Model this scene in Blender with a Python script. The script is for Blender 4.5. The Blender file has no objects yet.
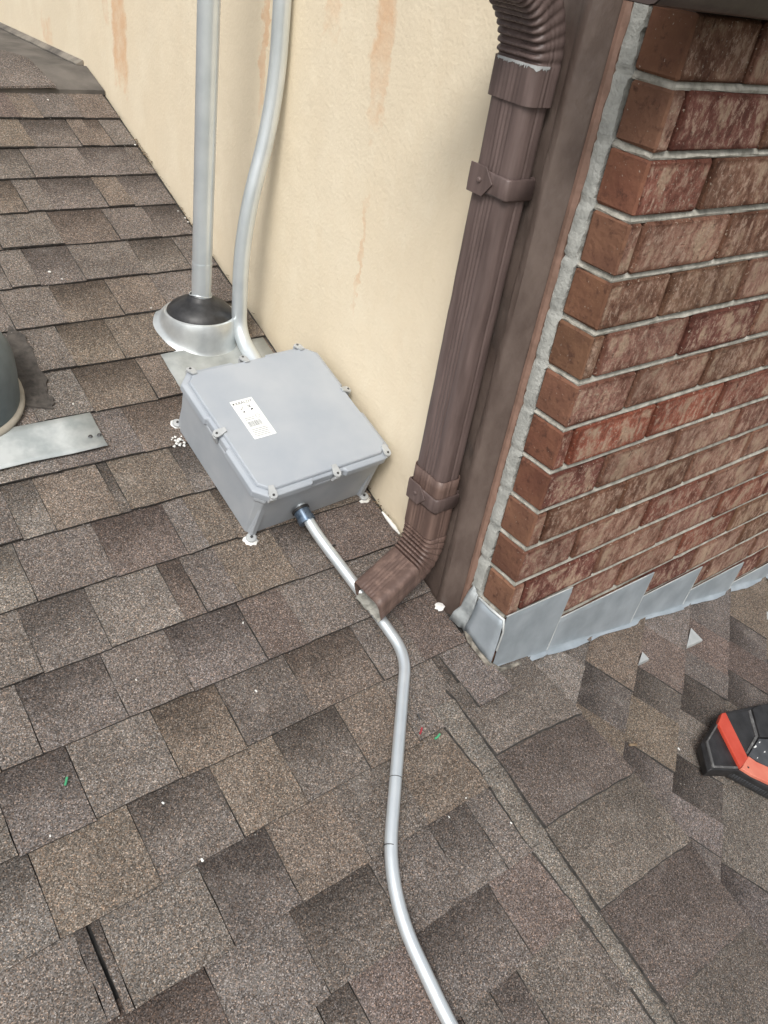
import bpy, math, random
import numpy as np
from mathutils import Matrix, Vector
random.seed(7)
rng = np.random.default_rng(11)
scene = bpy.context.scene
col = scene.collection

# ------------------------------------------------------------------ camera
F, YAW, PIT, ROL = 808.75, 0.74921, 0.62645, 0.1778
CAM = np.array([-0.98498, -0.67238, 0.11615])
_f = np.array([math.sin(YAW)*math.cos(PIT), math.cos(YAW)*math.cos(PIT), -math.sin(PIT)])
_r = np.array([math.cos(YAW), -math.sin(YAW), 0.0]); _u = np.cross(_r, _f)
RT = math.cos(ROL)*_r + math.sin(ROL)*_u
UP = -math.sin(ROL)*_r + math.cos(ROL)*_u
FW = _f
cd = bpy.data.cameras.new('camera'); cam = bpy.data.objects.new('camera', cd); col.objects.link(cam)
cd.sensor_fit = 'HORIZONTAL'; cd.sensor_width = 36.0; cd.lens = 36.0*F/768.0
cd.clip_start = 0.02; cd.clip_end = 2000
cam.matrix_world = Matrix(((RT[0], UP[0], -FW[0], CAM[0]), (RT[1], UP[1], -FW[1], CAM[1]), (RT[2], UP[2], -FW[2], CAM[2]), (0, 0, 0, 1)))
scene.camera = cam

# ------------------------------------------------------------------ light
SUN_DIR = Vector((-0.50, -0.42, 0.80)).normalized()      # towards the sun
world = bpy.data.worlds.new('World'); scene.world = world; world.use_nodes = True
wn = world.node_tree; wn.nodes.clear()
wo = wn.nodes.new('ShaderNodeOutputWorld'); wb = wn.nodes.new('ShaderNodeBackground')
sky = wn.nodes.new('ShaderNodeTexSky'); sky.sky_type = 'NISHITA'; sky.sun_disc = False
sky.sun_elevation = math.asin(SUN_DIR.z); sky.sun_rotation = math.atan2(SUN_DIR.x, SUN_DIR.y)
sky.dust_density = 4.0; sky.air_density = 1.0
hs = wn.nodes.new('ShaderNodeHueSaturation'); hs.inputs['Saturation'].default_value = 0.22
wn.links.new(sky.outputs[0], hs.inputs['Color']); wn.links.new(hs.outputs[0], wb.inputs['Color'])
wb.inputs['Strength'].default_value = 0.115; wn.links.new(wb.outputs[0], wo.inputs['Surface'])
sl = bpy.data.lights.new('sun', 'SUN'); sl.energy = 1.5; sl.angle = math.radians(20); sl.color = (1.0, 0.965, 0.91)
so = bpy.data.objects.new('sun', sl); col.objects.link(so)
so.rotation_euler = SUN_DIR.to_track_quat('Z', 'Y').to_euler(); so.location = (-3, -3, 5)
scene.view_settings.view_transform = 'Standard'; scene.view_settings.look = 'None'
scene.view_settings.exposure = 0.46; scene.view_settings.gamma = 1.0

# ------------------------------------------------------------------ photo-to-place helpers
SA, ZA = 0.34172, -1.05                 # main slope: z = ZA + SA*y
cA = 1/math.sqrt(1+SA*SA); sA = SA*cA
XW = -0.0052                            # stucco face
EX = 0.12776                            # shingle exposure
Y0 = 1.86914
TH = 0.56                               # side slope: direction of its courses
NB = np.array([0.21098746, -0.33653021, 1.0]); ZB = -1.0604
Hh = np.array([math.cos(TH), math.sin(TH)]); Dd = np.array([Hh[1], -Hh[0]])
SB = float(NB[:2] @ Dd)
EB = EX/math.sqrt(1+SB*SB); B0 = 0.304
HIPX = -0.04
def ray(u, v): return RT*((u-384)/F) + UP*((512-v)/F) + FW
def hit(u, v, n, c):
    r = ray(u, v); n = np.array(n, float); return CAM + r*((c-n@CAM)/(n@r))
def onA(u, v, h=0.0): return hit(u, v, (0, -sA, cA), ZA*cA + h)
def onB(u, v): return hit(u, v, NB, ZB)
def onX(u, v, x): return hit(u, v, (1, 0, 0), x)
def onY(u, v, y): return hit(u, v, (0, 1, 0), y)
def zA(y): return ZA + SA*y
def zB(x, y): return ZB - NB[0]*x - NB[1]*y
def Z(ox, oy, s): return lambda x, y: (ox + s*x, oy + s*y)

# ------------------------------------------------------------------ object helpers
def tag(o, label=None, cat=None, group=None, kind=None):
    if label: o['label'] = label
    if cat: o['category'] = cat
    if group: o['group'] = group
    if kind: o['kind'] = kind
    return o
def empty(name, loc, label=None, cat=None, group=None, kind=None):
    o = bpy.data.objects.new(name, None); col.objects.link(o); o.location = loc
    o.empty_display_size = 0.05
    return tag(o, label, cat, group, kind)
class MB:
    def __init__(s): s.v = []; s.f = []; s.m = []
    def add(s, vs, fs, m=0):
        b = len(s.v); s.v += [tuple(map(float, v)) for v in vs]
        s.f += [tuple(b+i for i in f) for f in fs]; s.m += [m]*len(fs); return s
    def box(s, x0, x1, y0, y1, z0, z1, m=0):
        vs = [(x, y, z) for z in (z0, z1) for y in (y0, y1) for x in (x0, x1)]
        return s.add(vs, [(0, 2, 3, 1), (4, 5, 7, 6), (0, 1, 5, 4), (2, 6, 7, 3), (0, 4, 6, 2), (1, 3, 7, 5)], m)
    def cbox(s, x0, x1, y0, y1, z0, z1, b, m=0, jit=0.0):
        """box with chamfered edges"""
        X, Y, Zz = (x0, x1), (y0, y1), (z0, z1); idx = {}; vs = []
        for i in (0, 1):
            for j in (0, 1):
                for k in (0, 1):
                    sx, sy, sz = (1 if i == 0 else -1), (1 if j == 0 else -1), (1 if k == 0 else -1)
                    c = [X[i], Y[j], Zz[k]]
                    for ax in range(3):
                        p = [c[0]+sx*b, c[1]+sy*b, c[2]+sz*b]; p[ax] = c[ax]
                        if jit: p = [q + random.uniform(-jit, jit) for q in p]
                        idx[i, j, k, ax] = len(vs); vs.append(p)
        I = idx; fs = []
        for ax in range(3):
            for e in (0, 1):
                o = [a for a in range(3) if a != ax]
                def key(a, bb):
                    t = [0, 0, 0]; t[ax] = e; t[o[0]] = a; t[o[1]] = bb; return I[t[0], t[1], t[2], ax]
                q = [key(0, 0), key(1, 0), key(1, 1), key(0, 1)]
                fs.append((tuple(q) if (e == 1) != (ax == 1) else tuple(q[::-1])))
        for ax in range(3):                                  # edges along axis ax
            o = [a for a in range(3) if a != ax]
            for a in (0, 1):
                for bb in (0, 1):
                    def kk(e, f):
                        t = [0, 0, 0]; t[ax] = e; t[o[0]] = a; t[o[1]] = bb; return I[t[0], t[1], t[2], f]
                    fs.append((kk(0, o[0]), kk(1, o[0]), kk(1, o[1]), kk(0, o[1])))
        for i in (0, 1):
            for j in (0, 1):
                for k in (0, 1): fs.append((I[i, j, k, 0], I[i, j, k, 1], I[i, j, k, 2]))
        return s.add(vs, fs, m)
    def tube(s, pts, r, n=20, cap=True, m=0):
        pts = [np.array(p, float) for p in pts]; N = len(pts)
        rr = r if hasattr(r, '__len__') else [r]*N
        T = [(pts[min(i+1, N-1)]-pts[max(i-1, 0)]) for i in range(N)]; T = [t/np.linalg.norm(t) for t in T]
        a = np.cross(T[0], [0, 0, 1.0]);
        if np.linalg.norm(a) < 1e-3: a = np.cross(T[0], [1.0, 0, 0])
        a /= np.linalg.norm(a); vs = []
        for i in range(N):
            a = a - T[i]*(a@T[i]); a /= np.linalg.norm(a); b = np.cross(T[i], a)
            for k in range(n):
                t = 2*math.pi*k/n; vs.append(pts[i] + rr[i]*(a*math.cos(t)+b*math.sin(t)))
        fs = [(i*n+k, i*n+(k+1) % n, (i+1)*n+(k+1) % n, (i+1)*n+k) for i in range(N-1) for k in range(n)]
        if cap: fs += [tuple(range(n))[::-1], tuple(range((N-1)*n, N*n))]
        return s.add(vs, fs, m)
    def lathe(s, prof, n=40, m=0, cap=False):
        vs = [(r*math.cos(2*math.pi*k/n), r*math.sin(2*math.pi*k/n), z) for r, z in prof for k in range(n)]
        fs = [(i*n+k, i*n+(k+1) % n, (i+1)*n+(k+1) % n, (i+1)*n+k) for i in range(len(prof)-1) for k in range(n)]
        if cap: fs += [tuple(range(n))[::-1], tuple(range((len(prof)-1)*n, len(prof)*n))]
        return s.add(vs, fs, m)
    def prism(s, poly, z0, z1, m=0):
        n = len(poly); vs = [(x, y, z0) for x, y in poly] + [(x, y, z1) for x, y in poly]
        ar = sum(poly[i][0]*poly[(i+1) % n][1]-poly[(i+1) % n][0]*poly[i][1] for i in range(n))
        fs = [(i, (i+1) % n, n+(i+1) % n, n+i) for i in range(n)] + [tuple(range(n))[::-1], tuple(range(n, 2*n))]
        if ar < 0: fs = [f[::-1] for f in fs]
        return s.add(vs, fs, m)
    def xform(s, M):
        s.v = [tuple(M @ Vector(v)) for v in s.v]; return s
    def build(s, name, mats, parent=None, smooth=None, color=None, M=None, bevel=0):
        me = bpy.data.meshes.new(name); me.from_pydata(s.v, [], s.f)
        if not isinstance(mats, (list, tuple)): mats = [mats]
        for q in mats: me.materials.append(q)
        for p, k in zip(me.polygons, s.m): p.material_index = k
        me.validate(); me.update()
        if smooth:
            import bmesh
            bm = bmesh.new(); bm.from_mesh(me); bmesh.ops.recalc_face_normals(bm, faces=bm.faces)
            for f in bm.faces: f.smooth = True
            for e in bm.edges:
                if len(e.link_faces) == 2 and e.calc_face_angle() > smooth: e.smooth = False
            bm.to_mesh(me); bm.free()
        o = bpy.data.objects.new(name, me); col.objects.link(o)
        if parent is not None: o.parent = parent
        if M is not None: o.matrix_local = M
        if color: o.color = color
        if bevel:
            b = o.modifiers.new('bevel', 'BEVEL'); b.width = bevel; b.segments = 3; b.limit_method = 'ANGLE'; b.angle_limit = math.radians(40)
        return o
def frameA(x, v, n=0.0, phi=0.0):
    """matrix of a local frame on the main slope (x across, v up the slope, n above it)"""
    X = Vector((1, 0, 0)); U = Vector((0, cA, sA)); N = Vector((0, -sA, cA))
    o = Vector((0, 0, ZA)) + X*x + U*v + N*n
    a = X*math.cos(phi)+U*math.sin(phi); b = -X*math.sin(phi)+U*math.cos(phi)
    return Matrix(((a.x, b.x, N.x, o.x), (a.y, b.y, N.y, o.y), (a.z, b.z, N.z, o.z), (0, 0, 0, 1)))
_tB = Vector((Dd[0], Dd[1], -SB)).normalized(); _sB = Vector((Hh[0], Hh[1], 0)); _nB = Vector(NB).normalized()
def frameB(P):
    return Matrix(((_sB.x, -_tB.x, _nB.x, P[0]), (_sB.y, -_tB.y, _nB.y, P[1]), (_sB.z, -_tB.z, _nB.z, P[2]), (0, 0, 0, 1)))

# ------------------------------------------------------------------ materials
def nmat(name):
    m = bpy.data.materials.new(name); m.use_nodes = True; t = m.node_tree; t.nodes.clear()
    out = t.nodes.new('ShaderNodeOutputMaterial'); b = t.nodes.new('ShaderNodeBsdfPrincipled')
    t.links.new(b.outputs[0], out.inputs[0]); return m, t, b
def N(t, ty, **kw):
    n = t.nodes.new(ty)
    for k, v in kw.items():
        if k in n.inputs: n.inputs[k].default_value = v
        else: setattr(n, k, v)
    return n
def ramp(t, src, stops):
    r = t.nodes.new('ShaderNodeValToRGB'); e = r.color_ramp.elements
    while len(e) < len(stops): e.new(0.5)
    for i, (p, c) in enumerate(stops):
        e[i].position = p; e[i].color = (c, c, c, 1) if not hasattr(c, '__len__') else (*c, 1)
    t.links.new(src, r.inputs[0]); return r.outputs[0]
def mix(t, fac, a, b, mode='MIX'):
    m = t.nodes.new('ShaderNodeMix'); m.data_type = 'RGBA'; m.blend_type = mode
    for s, i in ((fac, 0), (a, 6), (b, 7)):
        if hasattr(s, 'links'): t.links.new(s, m.inputs[i])
        else: m.inputs[i].default_value = s if i == 0 else (*s[:3], 1)
    return m.outputs[2]
def math_(t, op, a, b=0.0, c=None):
    m = t.nodes.new('ShaderNodeMath'); m.operation = op
    for i, s in enumerate((a, b) if c is None else (a, b, c)):
        if hasattr(s, 'links'): t.links.new(s, m.inputs[i])
        else: m.inputs[i].default_value = s
    return m.outputs[0]
def coords(t, scale=(1, 1, 1), rand=True, rot=(0, 0, 0)):
    tc = t.nodes.new('ShaderNodeTexCoord'); mp = t.nodes.new('ShaderNodeMapping')
    mp.inputs['Scale'].default_value = scale; mp.inputs['Rotation'].default_value = rot
    src = tc.outputs['Object']
    if rand:
        oi = t.nodes.new('ShaderNodeObjectInfo'); vm = t.nodes.new('ShaderNodeVectorMath'); vm.operation = 'MULTIPLY_ADD'
        cb = t.nodes.new('ShaderNodeCombineXYZ')
        for k in range(3): t.links.new(oi.outputs['Random'], cb.inputs[k])
        t.links.new(cb.outputs[0], vm.inputs[0]); vm.inputs[1].default_value = (17.3, 9.1, 5.7); t.links.new(src, vm.inputs[2]); src = vm.outputs[0]
    t.links.new(src, mp.inputs[0]); return mp.outputs[0]
def noise(t, vec, scale, detail=4, rough=0.55):
    n = t.nodes.new('ShaderNodeTexNoise'); n.inputs['Scale'].default_value = scale; n.inputs['Detail'].default_value = detail
    n.inputs['Roughness'].default_value = rough; t.links.new(vec, n.inputs['Vector']); return n.outputs[0]
def bump(t, b, h, dist, strength=1.0):
    n = t.nodes.new('ShaderNodeBump'); n.inputs['Distance'].default_value = dist; n.inputs['Strength'].default_value = strength
    t.links.new(h, n.inputs['Height'])
    if b.inputs['Normal'].is_linked: t.links.new(b.inputs['Normal'].links[0].from_socket, n.inputs['Normal'])
    t.links.new(n.outputs[0], b.inputs['Normal'])
def simple(name, c1, c2, scale=20, rough=0.5, metal=0.0, bd=0.0, bs=60, stretch=(1, 1, 1), lo=.35, hi=.65, rvar=0.0, spec=0.5):
    m, t, b = nmat(name); v = coords(t, stretch)
    n = noise(t, v, scale)
    t.links.new(mix(t, ramp(t, n, [(lo, 0.0), (hi, 1.0)]), c1, c2), b.inputs['Base Color'])
    b.inputs['Metallic'].default_value = metal; b.inputs['Specular IOR Level'].default_value = spec
    if rvar:
        n2 = noise(t, v, scale*2.3); t.links.new(math_(t, 'MULTIPLY_ADD', n2, rvar*2, rough-rvar), b.inputs['Roughness'])
    else: b.inputs['Roughness'].default_value = rough
    if bd: bump(t, b, noise(t, v, bs, 5), bd)
    return m

def shingle_mat(name, sand=0.0):
    """asphalt granules; tint = object colour, object alpha = darker blend band at the top of the tab"""
    m, t, b = nmat(name); v = coords(t)
    oi = t.nodes.new('ShaderNodeObjectInfo')
    vo = N(t, 'ShaderNodeTexVoronoi', Scale=620.0); t.links.new(v, vo.inputs['Vector'])
    hsv = t.nodes.new('ShaderNodeSeparateColor'); t.links.new(vo.outputs['Color'], hsv.inputs[0])
    g = ramp(t, hsv.outputs[0], [(0.0, 0.30), (0.28, 0.64), (0.60, 1.0), (0.84, 1.36), (0.93, 1.8), (1.0, 2.7)])
    c = mix(t, 1.0, oi.outputs['Color'], g, 'MULTIPLY')
    tint = ramp(t, hsv.outputs[1], [(0.0, (1.18, 0.98, 0.84)), (0.5, (1, 1, 1)), (1.0, (0.95, 0.99, 1.05))])
    c = mix(t, 1.0, c, tint, 'MULTIPLY')
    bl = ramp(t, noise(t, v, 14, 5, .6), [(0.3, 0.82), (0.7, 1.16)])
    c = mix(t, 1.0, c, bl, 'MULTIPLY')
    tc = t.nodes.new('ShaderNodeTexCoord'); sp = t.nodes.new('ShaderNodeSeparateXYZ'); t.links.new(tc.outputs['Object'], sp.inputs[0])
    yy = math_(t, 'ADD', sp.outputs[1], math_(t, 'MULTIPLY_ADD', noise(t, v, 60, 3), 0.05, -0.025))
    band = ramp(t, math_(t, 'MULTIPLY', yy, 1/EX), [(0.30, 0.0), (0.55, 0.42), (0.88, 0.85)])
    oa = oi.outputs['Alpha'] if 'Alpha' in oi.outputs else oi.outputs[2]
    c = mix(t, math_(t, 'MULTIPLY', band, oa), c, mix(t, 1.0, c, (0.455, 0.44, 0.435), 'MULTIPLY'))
    # worn, pale scuffs and dust
    ds = ramp(t, noise(t, v, 7, 6, .65), [(0.60, 0.0), (0.78, 0.30)])
    c = mix(t, ds, c, (0.30, 0.28, 0.255))
    t.links.new(c, b.inputs['Base Color']); b.inputs['Roughness'].default_value = 0.92; b.inputs['Specular IOR Level'].default_value = 0.25
    bump(t, b, noise(t, v, 25, 3), 0.0025); bump(t, b, hsv.outputs[2], 0.0010, 0.9)
    return m
M_SH = shingle_mat('asphalt_granules')
M_CUT = simple('asphalt_cut_edge', (0.03, 0.028, 0.026), (0.075, 0.068, 0.062), 90, 0.9, bd=0.001, bs=200)
M_TAR = simple('black_asphalt', (0.018, 0.017, 0.016), (0.05, 0.046, 0.042), 40, 0.85, bd=0.002)
M_MEMB = simple('weathered_membrane', (0.075, 0.068, 0.06), (0.15, 0.135, 0.12), 9, 0.85, bd=0.001, bs=300)

def stucco_mat():
    m, t, b = nmat('cream_stucco'); v = coords(t, rand=False)
    base = mix(t, ramp(t, noise(t, v, 3.0, 6, .6), [(0.36, 0.0), (0.64, 1.0)]), (0.78, 0.672, 0.50), (0.745, 0.648, 0.49))
    pale = ramp(t, noise(t, coords(t, (1, 1.5, 1.0), False), 3.4, 8, .66), [(0.47, 0.0), (0.60, 0.8)])
    base = mix(t, pale, base, (0.80, 0.705, 0.54))
    tc = t.nodes.new('ShaderNodeTexCoord'); sp = t.nodes.new('ShaderNodeSeparateXYZ'); t.links.new(tc.outputs['Object'], sp.inputs[0])
    wob = math_(t, 'MULTIPLY_ADD', noise(t, v, 16, 6, .7), 0.085, -0.0425)
    wob2 = math_(t, 'MULTIPLY_ADD', noise(t, v, 30, 3), 0.22, -0.11)
    blot = ramp(t, noise(t, v, 26, 5, .65), [(0.30, 0.45), (0.58, 1.0)])
    for (u0, v0, u1, v1, wpx, amt) in STREAKS:
        a = onX(u0, v0, XW); c_ = onX(u1, v1, XW)
        w = wpx
        dy = math_(t, 'ADD', math_(t, 'SUBTRACT', sp.outputs[1], (a[1]+c_[1])/2), wob)
        my = math_(t, 'SUBTRACT', 1.0, math_(t, 'DIVIDE', math_(t, 'ABSOLUTE', dy), w))
        zz = math_(t, 'ADD', sp.outputs[2], math_(t, 'MULTIPLY', wob2, 0.9))
        up = 9.0 if v0 <= 2 else a[2]
        m1 = math_(t, 'SUBTRACT', zz, c_[2]); m2 = math_(t, 'SUBTRACT', up, zz)
        mm = math_(t, 'MINIMUM', math_(t, 'MULTIPLY', m1, 14.0), math_(t, 'MULTIPLY', m2, 14.0))
        mk = math_(t, 'MINIMUM', math_(t, 'MULTIPLY', my, 3.5), mm)
        mk = math_(t, 'MULTIPLY', math_(t, 'MULTIPLY', ramp(t, mk, [(0.0, 0.0), (1.0, 1.0)]), amt*.78), blot)
        base = mix(t, mk, base, (0.68, 0.415, 0.235))
    dirt = ramp(t, noise(t, coords(t, (1, 2.2, 0.8), False), 4.5, 7, .68), [(0.56, 0.0), (0.80, 0.22)])
    base = mix(t, dirt, base, (0.58, 0.45, 0.28))
    t.links.new(base, b.inputs['Base Color']); b.inputs['Roughness'].default_value = 0.9; b.inputs['Specular IOR Level'].default_value = 0.2
    bump(t, b, noise(t, v, 9, 4), 0.006, 0.5); bump(t, b, noise(t, v, 140, 4), 0.0012, 0.8)
    return m
STREAKS = [(117, 0, 123, 92, 0.050, .95), (44, 12, 50, 52, 0.050, .75), (265, 0, 263, 116, 0.014, .85), (386, 0, 376, 135, 0.026, .62), (383, 0, 381, 62, 0.022, .5),
           (363, 190, 357, 322, 0.0060, .6), (335, 0, 330, 40, 0.03, .55), (100, 0, 112, 30, 0.02, .5), (258, 20, 262, 70, 0.012, .35)]
M_STUC = stucco_mat()

def brick_mat(name, end=False):
    m, t, b = nmat(name); v = coords(t); oi = t.nodes.new('ShaderNodeObjectInfo')
    c = oi.outputs['Color']
    if end:
        c = mix(t, ramp(t, noise(t, v, 22, 4, .6), [(0.3, 0.0), (0.7, 1.0)]), (0.105, 0.046, 0.030), (0.20, 0.100, 0.058)); c = mix(t, 0.42, c, mix(t, 1.0, oi.outputs['Color'], (0.62, 0.58, 0.52), 'MULTIPLY'))
        c = mix(t, ramp(t, noise(t, v, 55, 6, .7), [(0.34, 0.7), (0.46, 0.0)]), c, (0.07, 0.033, 0.024))
        fl = ramp(t, noise(t, v, 230, 2, .5), [(0.70, 0.0), (0.76, 0.75)]); c = mix(t, fl, c, (0.42, 0.36, 0.30))
        bump(t, b, noise(t, v, 90, 5), 0.0022)
    else:
        st = noise(t, coords(t, (1.0, 1.0, 0.55), True, (0, 0.6, 0)), 75, 9, .80)
        pt = noise(t, coords(t, (1.0, 1.0, 0.75), True, (0, 0.6, 0)), 24, 6, .65)
        tc = t.nodes.new('ShaderNodeTexCoord'); sp = t.nodes.new('ShaderNodeSeparateXYZ'); t.links.new(tc.outputs['Generated'], sp.inputs[0])
        def edge(k, w):
            a = math_(t, 'MINIMUM', sp.outputs[k], math_(t, 'SUBTRACT', 1.0, sp.outputs[k])); return math_(t, 'DIVIDE', a, w)
        rim = math_(t, 'MINIMUM', edge(0, .07), edge(2, .17))
        rim = ramp(t, math_(t, 'ADD', rim, math_(t, 'MULTIPLY_ADD', noise(t, v, 60, 4), 1.4, -.7)), [(0.25, 0.0), (0.85, 1.0)])
        c = mix(t, ramp(t, pt, [(0.38, 0.8), (0.50, 0.0)]), c, mix(t, 1.0, c, (0.48, 0.40, 0.36), 'MULTIPLY'))
        scr = math_(t, 'MULTIPLY', ramp(t, st, [(0.50, 0.0), (0.58, 0.9)]), rim)
        c = mix(t, scr, c, (0.56, 0.385, 0.295))
        c = mix(t, math_(t, 'MULTIPLY', ramp(t, pt, [(0.52, 0.0), (0.62, 0.8)]), rim), c, (0.55, 0.40, 0.285))
        c = mix(t, ramp(t, st, [(0.37, 0.8), (0.45, 0.0)]), c, (0.105, 0.044, 0.033))
        c = mix(t, rim, mix(t, 1.0, c, (0.62, 0.55, 0.50), 'MULTIPLY'), c)
        fl = ramp(t, noise(t, v, 210, 3, .6), [(0.62, 0.0), (0.70, 0.8)]); c = mix(t, fl, c, (0.60, 0.50, 0.40))
        bump(t, b, st, 0.008); bump(t, b, noise(t, v, 120, 5), 0.004)
    dk = ramp(t, noise(t, v, 6, 4), [(0.35, 0.72), (0.7, 1.1)]); c = mix(t, 1.0, c, dk, 'MULTIPLY')
    t.links.new(c, b.inputs['Base Color']); b.inputs['Roughness'].default_value = 0.88; b.inputs['Specular IOR Level'].default_value = 0.25
    return m
M_BF, M_BE = brick_mat('brick_scratched_face'), brick_mat('brick_smooth_end', True)
M_MOR = simple('brown_head_mortar', (0.085, 0.07, 0.057), (0.17, 0.145, 0.12), 30, 0.95, bd=0.004, bs=150)
M_BED = simple('grey_bed_mortar', (0.25, 0.24, 0.205), (0.46, 0.44, 0.385), 55, 0.95, bd=0.003, bs=120)
M_FIL = simple('rough_grey_mortar', (0.30, 0.305, 0.285), (0.44, 0.445, 0.415), 40, 0.95, bd=0.0024, bs=190)
M_BRN = simple('brown_painted_metal', (0.098, 0.069, 0.063), (0.150, 0.108, 0.099), 24, 0.5, bd=0.0008, bs=30, stretch=(3, 3, .35), rvar=.1)
M_BRN2 = simple('scuffed_brown_paint', (0.11, 0.070, 0.058), (0.20, 0.132, 0.107), 26, 0.5, bd=0.0006, bs=40, stretch=(3, 3, .3), lo=.45, hi=.75, rvar=.12)
M_POST = simple('brown_painted_post', (0.092, 0.067, 0.057), (0.145, 0.111, 0.095), 22, 0.40, bd=0.004, bs=30, stretch=(1, 1, .5), rvar=.1)
M_CLK = simple('pinkish_brown_sealant', (0.19, 0.118, 0.088), (0.27, 0.165, 0.125), 25, 0.55, bd=0.002, bs=60)
M_GUT = simple('brown_gutter_metal', (0.055, 0.040, 0.037), (0.09, 0.068, 0.062), 18, 0.35, bd=0.001, bs=25, rvar=.1)
M_GALV = simple('galvanized_steel', (0.54, 0.57, 0.575), (0.68, 0.71, 0.71), 24, 0.36, metal=0.6, bd=0.0006, bs=30, rvar=.1)
M_EMT = simple('zinc_conduit', (0.66, 0.715, 0.745), (0.74, 0.79, 0.815), 16, 0.32, metal=0.6, bd=0.0002, bs=60, rvar=.08)
M_FLASH = simple('step_flashing_metal', (0.36, 0.41, 0.45), (0.48, 0.535, 0.58), 14, 0.48, metal=0.4, bd=0.0012, bs=18, rvar=.1)
M_SHEET = simple('dusty_galvanized_sheet', (0.46, 0.49, 0.49), (0.66, 0.68, 0.67), 16, 0.55, metal=0.35, bd=0.0012, bs=14, rvar=.1)
M_SHEET3 = simple('dull_galvanized_sheet', (0.36, 0.395, 0.40), (0.56, 0.59, 0.585), 22, 0.6, metal=0.3, bd=0.0015, bs=14, rvar=.1)
M_TAR2 = simple('smeared_tar', (0.045, 0.04, 0.036), (0.10, 0.088, 0.077), 60, 0.9, bd=0.003, bs=120)
M_SHEET2 = simple('dusty_grey_sheet', (0.30, 0.315, 0.30), (0.44, 0.455, 0.44), 18, 0.65, metal=0.3, bd=0.0012, bs=14, rvar=.1)
M_DARKGALV = simple('dull_grey_vent_metal', (0.10, 0.12, 0.125), (0.17, 0.195, 0.20), 10, 0.55, metal=0.3, bd=0.001, bs=25, rvar=.1)
M_RUB = simple('black_rubber', (0.016, 0.016, 0.017), (0.04, 0.04, 0.041), 40, 0.45, bd=0.0008, bs=50)
M_PVC = simple('grey_pvc', (0.345, 0.38, 0.425), (0.40, 0.43, 0.465), 9, 0.42, bd=0.0002, bs=80, rvar=.09)
M_PVC2 = simple('grey_pvc_body', (0.36, 0.39, 0.425), (0.42, 0.445, 0.47), 12, 0.5, bd=0.0003, bs=80, rvar=.09)
M_CLIP = simple('pale_grey_clip', (0.38, 0.395, 0.40), (0.47, 0.485, 0.485), 40, 0.45)
M_SCREW = simple('dark_screw', (0.05, 0.05, 0.05), (0.12, 0.12, 0.12), 200, 0.4, metal=0.6)
M_WHITE = simple('white_sealant', (0.72, 0.72, 0.69), (0.86, 0.86, 0.83), 60, 0.7, bd=0.003, bs=90)
M_LABEL = simple('white_label_paper', (0.80, 0.82, 0.80), (0.86, 0.88, 0.86), 30, 0.5)
M_INK = simple('label_ink', (0.03, 0.03, 0.035), (0.06, 0.06, 0.065), 30, 0.6)
M_INKG = simple('label_grey_ink', (0.25, 0.26, 0.27), (0.32, 0.33, 0.34), 30, 0.6)
M_INKD = simple('label_barcode_ink', (0.2, 0.21, 0.22), (0.26, 0.27, 0.28), 30, 0.6)
M_BLUE = simple('blue_steel_fitting', (0.10, 0.15, 0.22), (0.22, 0.28, 0.36), 60, 0.3, metal=0.8, rvar=.1)
M_SILT = simple('grey_silt', (0.26, 0.255, 0.225), (0.44, 0.43, 0.385), 45, 0.95, bd=0.006, bs=80)
M_DIRT = simple('dirty_old_sealant', (0.10, 0.09, 0.075), (0.33, 0.30, 0.25), 60, 0.95, bd=0.005, bs=90)
M_OLD = simple('stained_old_flashing', (0.24, 0.26, 0.265), (0.44, 0.47, 0.475), 34, 0.65, metal=0.3, bd=0.002, bs=40)
M_BLK = simple('black_plastic', (0.012, 0.012, 0.013), (0.028, 0.028, 0.03), 30, 0.5, bd=0.0004, bs=200, rvar=.1)
M_BLK2 = simple('charcoal_plastic', (0.045, 0.048, 0.054), (0.075, 0.08, 0.088), 30, 0.45, rvar=.1)
M_GRIM = simple('worn_black_plastic', (0.09, 0.09, 0.09), (0.24, 0.24, 0.235), 55, 0.6, lo=.5, hi=.75)
M_RED = simple('orange_red_plastic', (0.50, 0.055, 0.028), (0.58, 0.085, 0.05), 20, 0.45, rvar=.1)
M_REDP = simple('faded_red_plastic', (0.62, 0.16, 0.105), (0.68, 0.22, 0.15), 20, 0.5)
M_LEAF = simple('dry_leaf_litter', (0.14, 0.09, 0.05), (0.30, 0.23, 0.15), 90, 0.9)
M_GROUND = simple('ground_soil', (0.10, 0.11, 0.06), (0.17, 0.15, 0.10), 0.4, 0.95)
M_STRIP = simple('weathered_wall_strip', (0.10, 0.09, 0.08), (0.24, 0.215, 0.18), 14, 0.8, bd=.002, bs=30)
M_BEIGE = simple('weathered_flashing', (0.30, 0.27, 0.22), (0.42, 0.38, 0.32), 20, 0.7)

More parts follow.
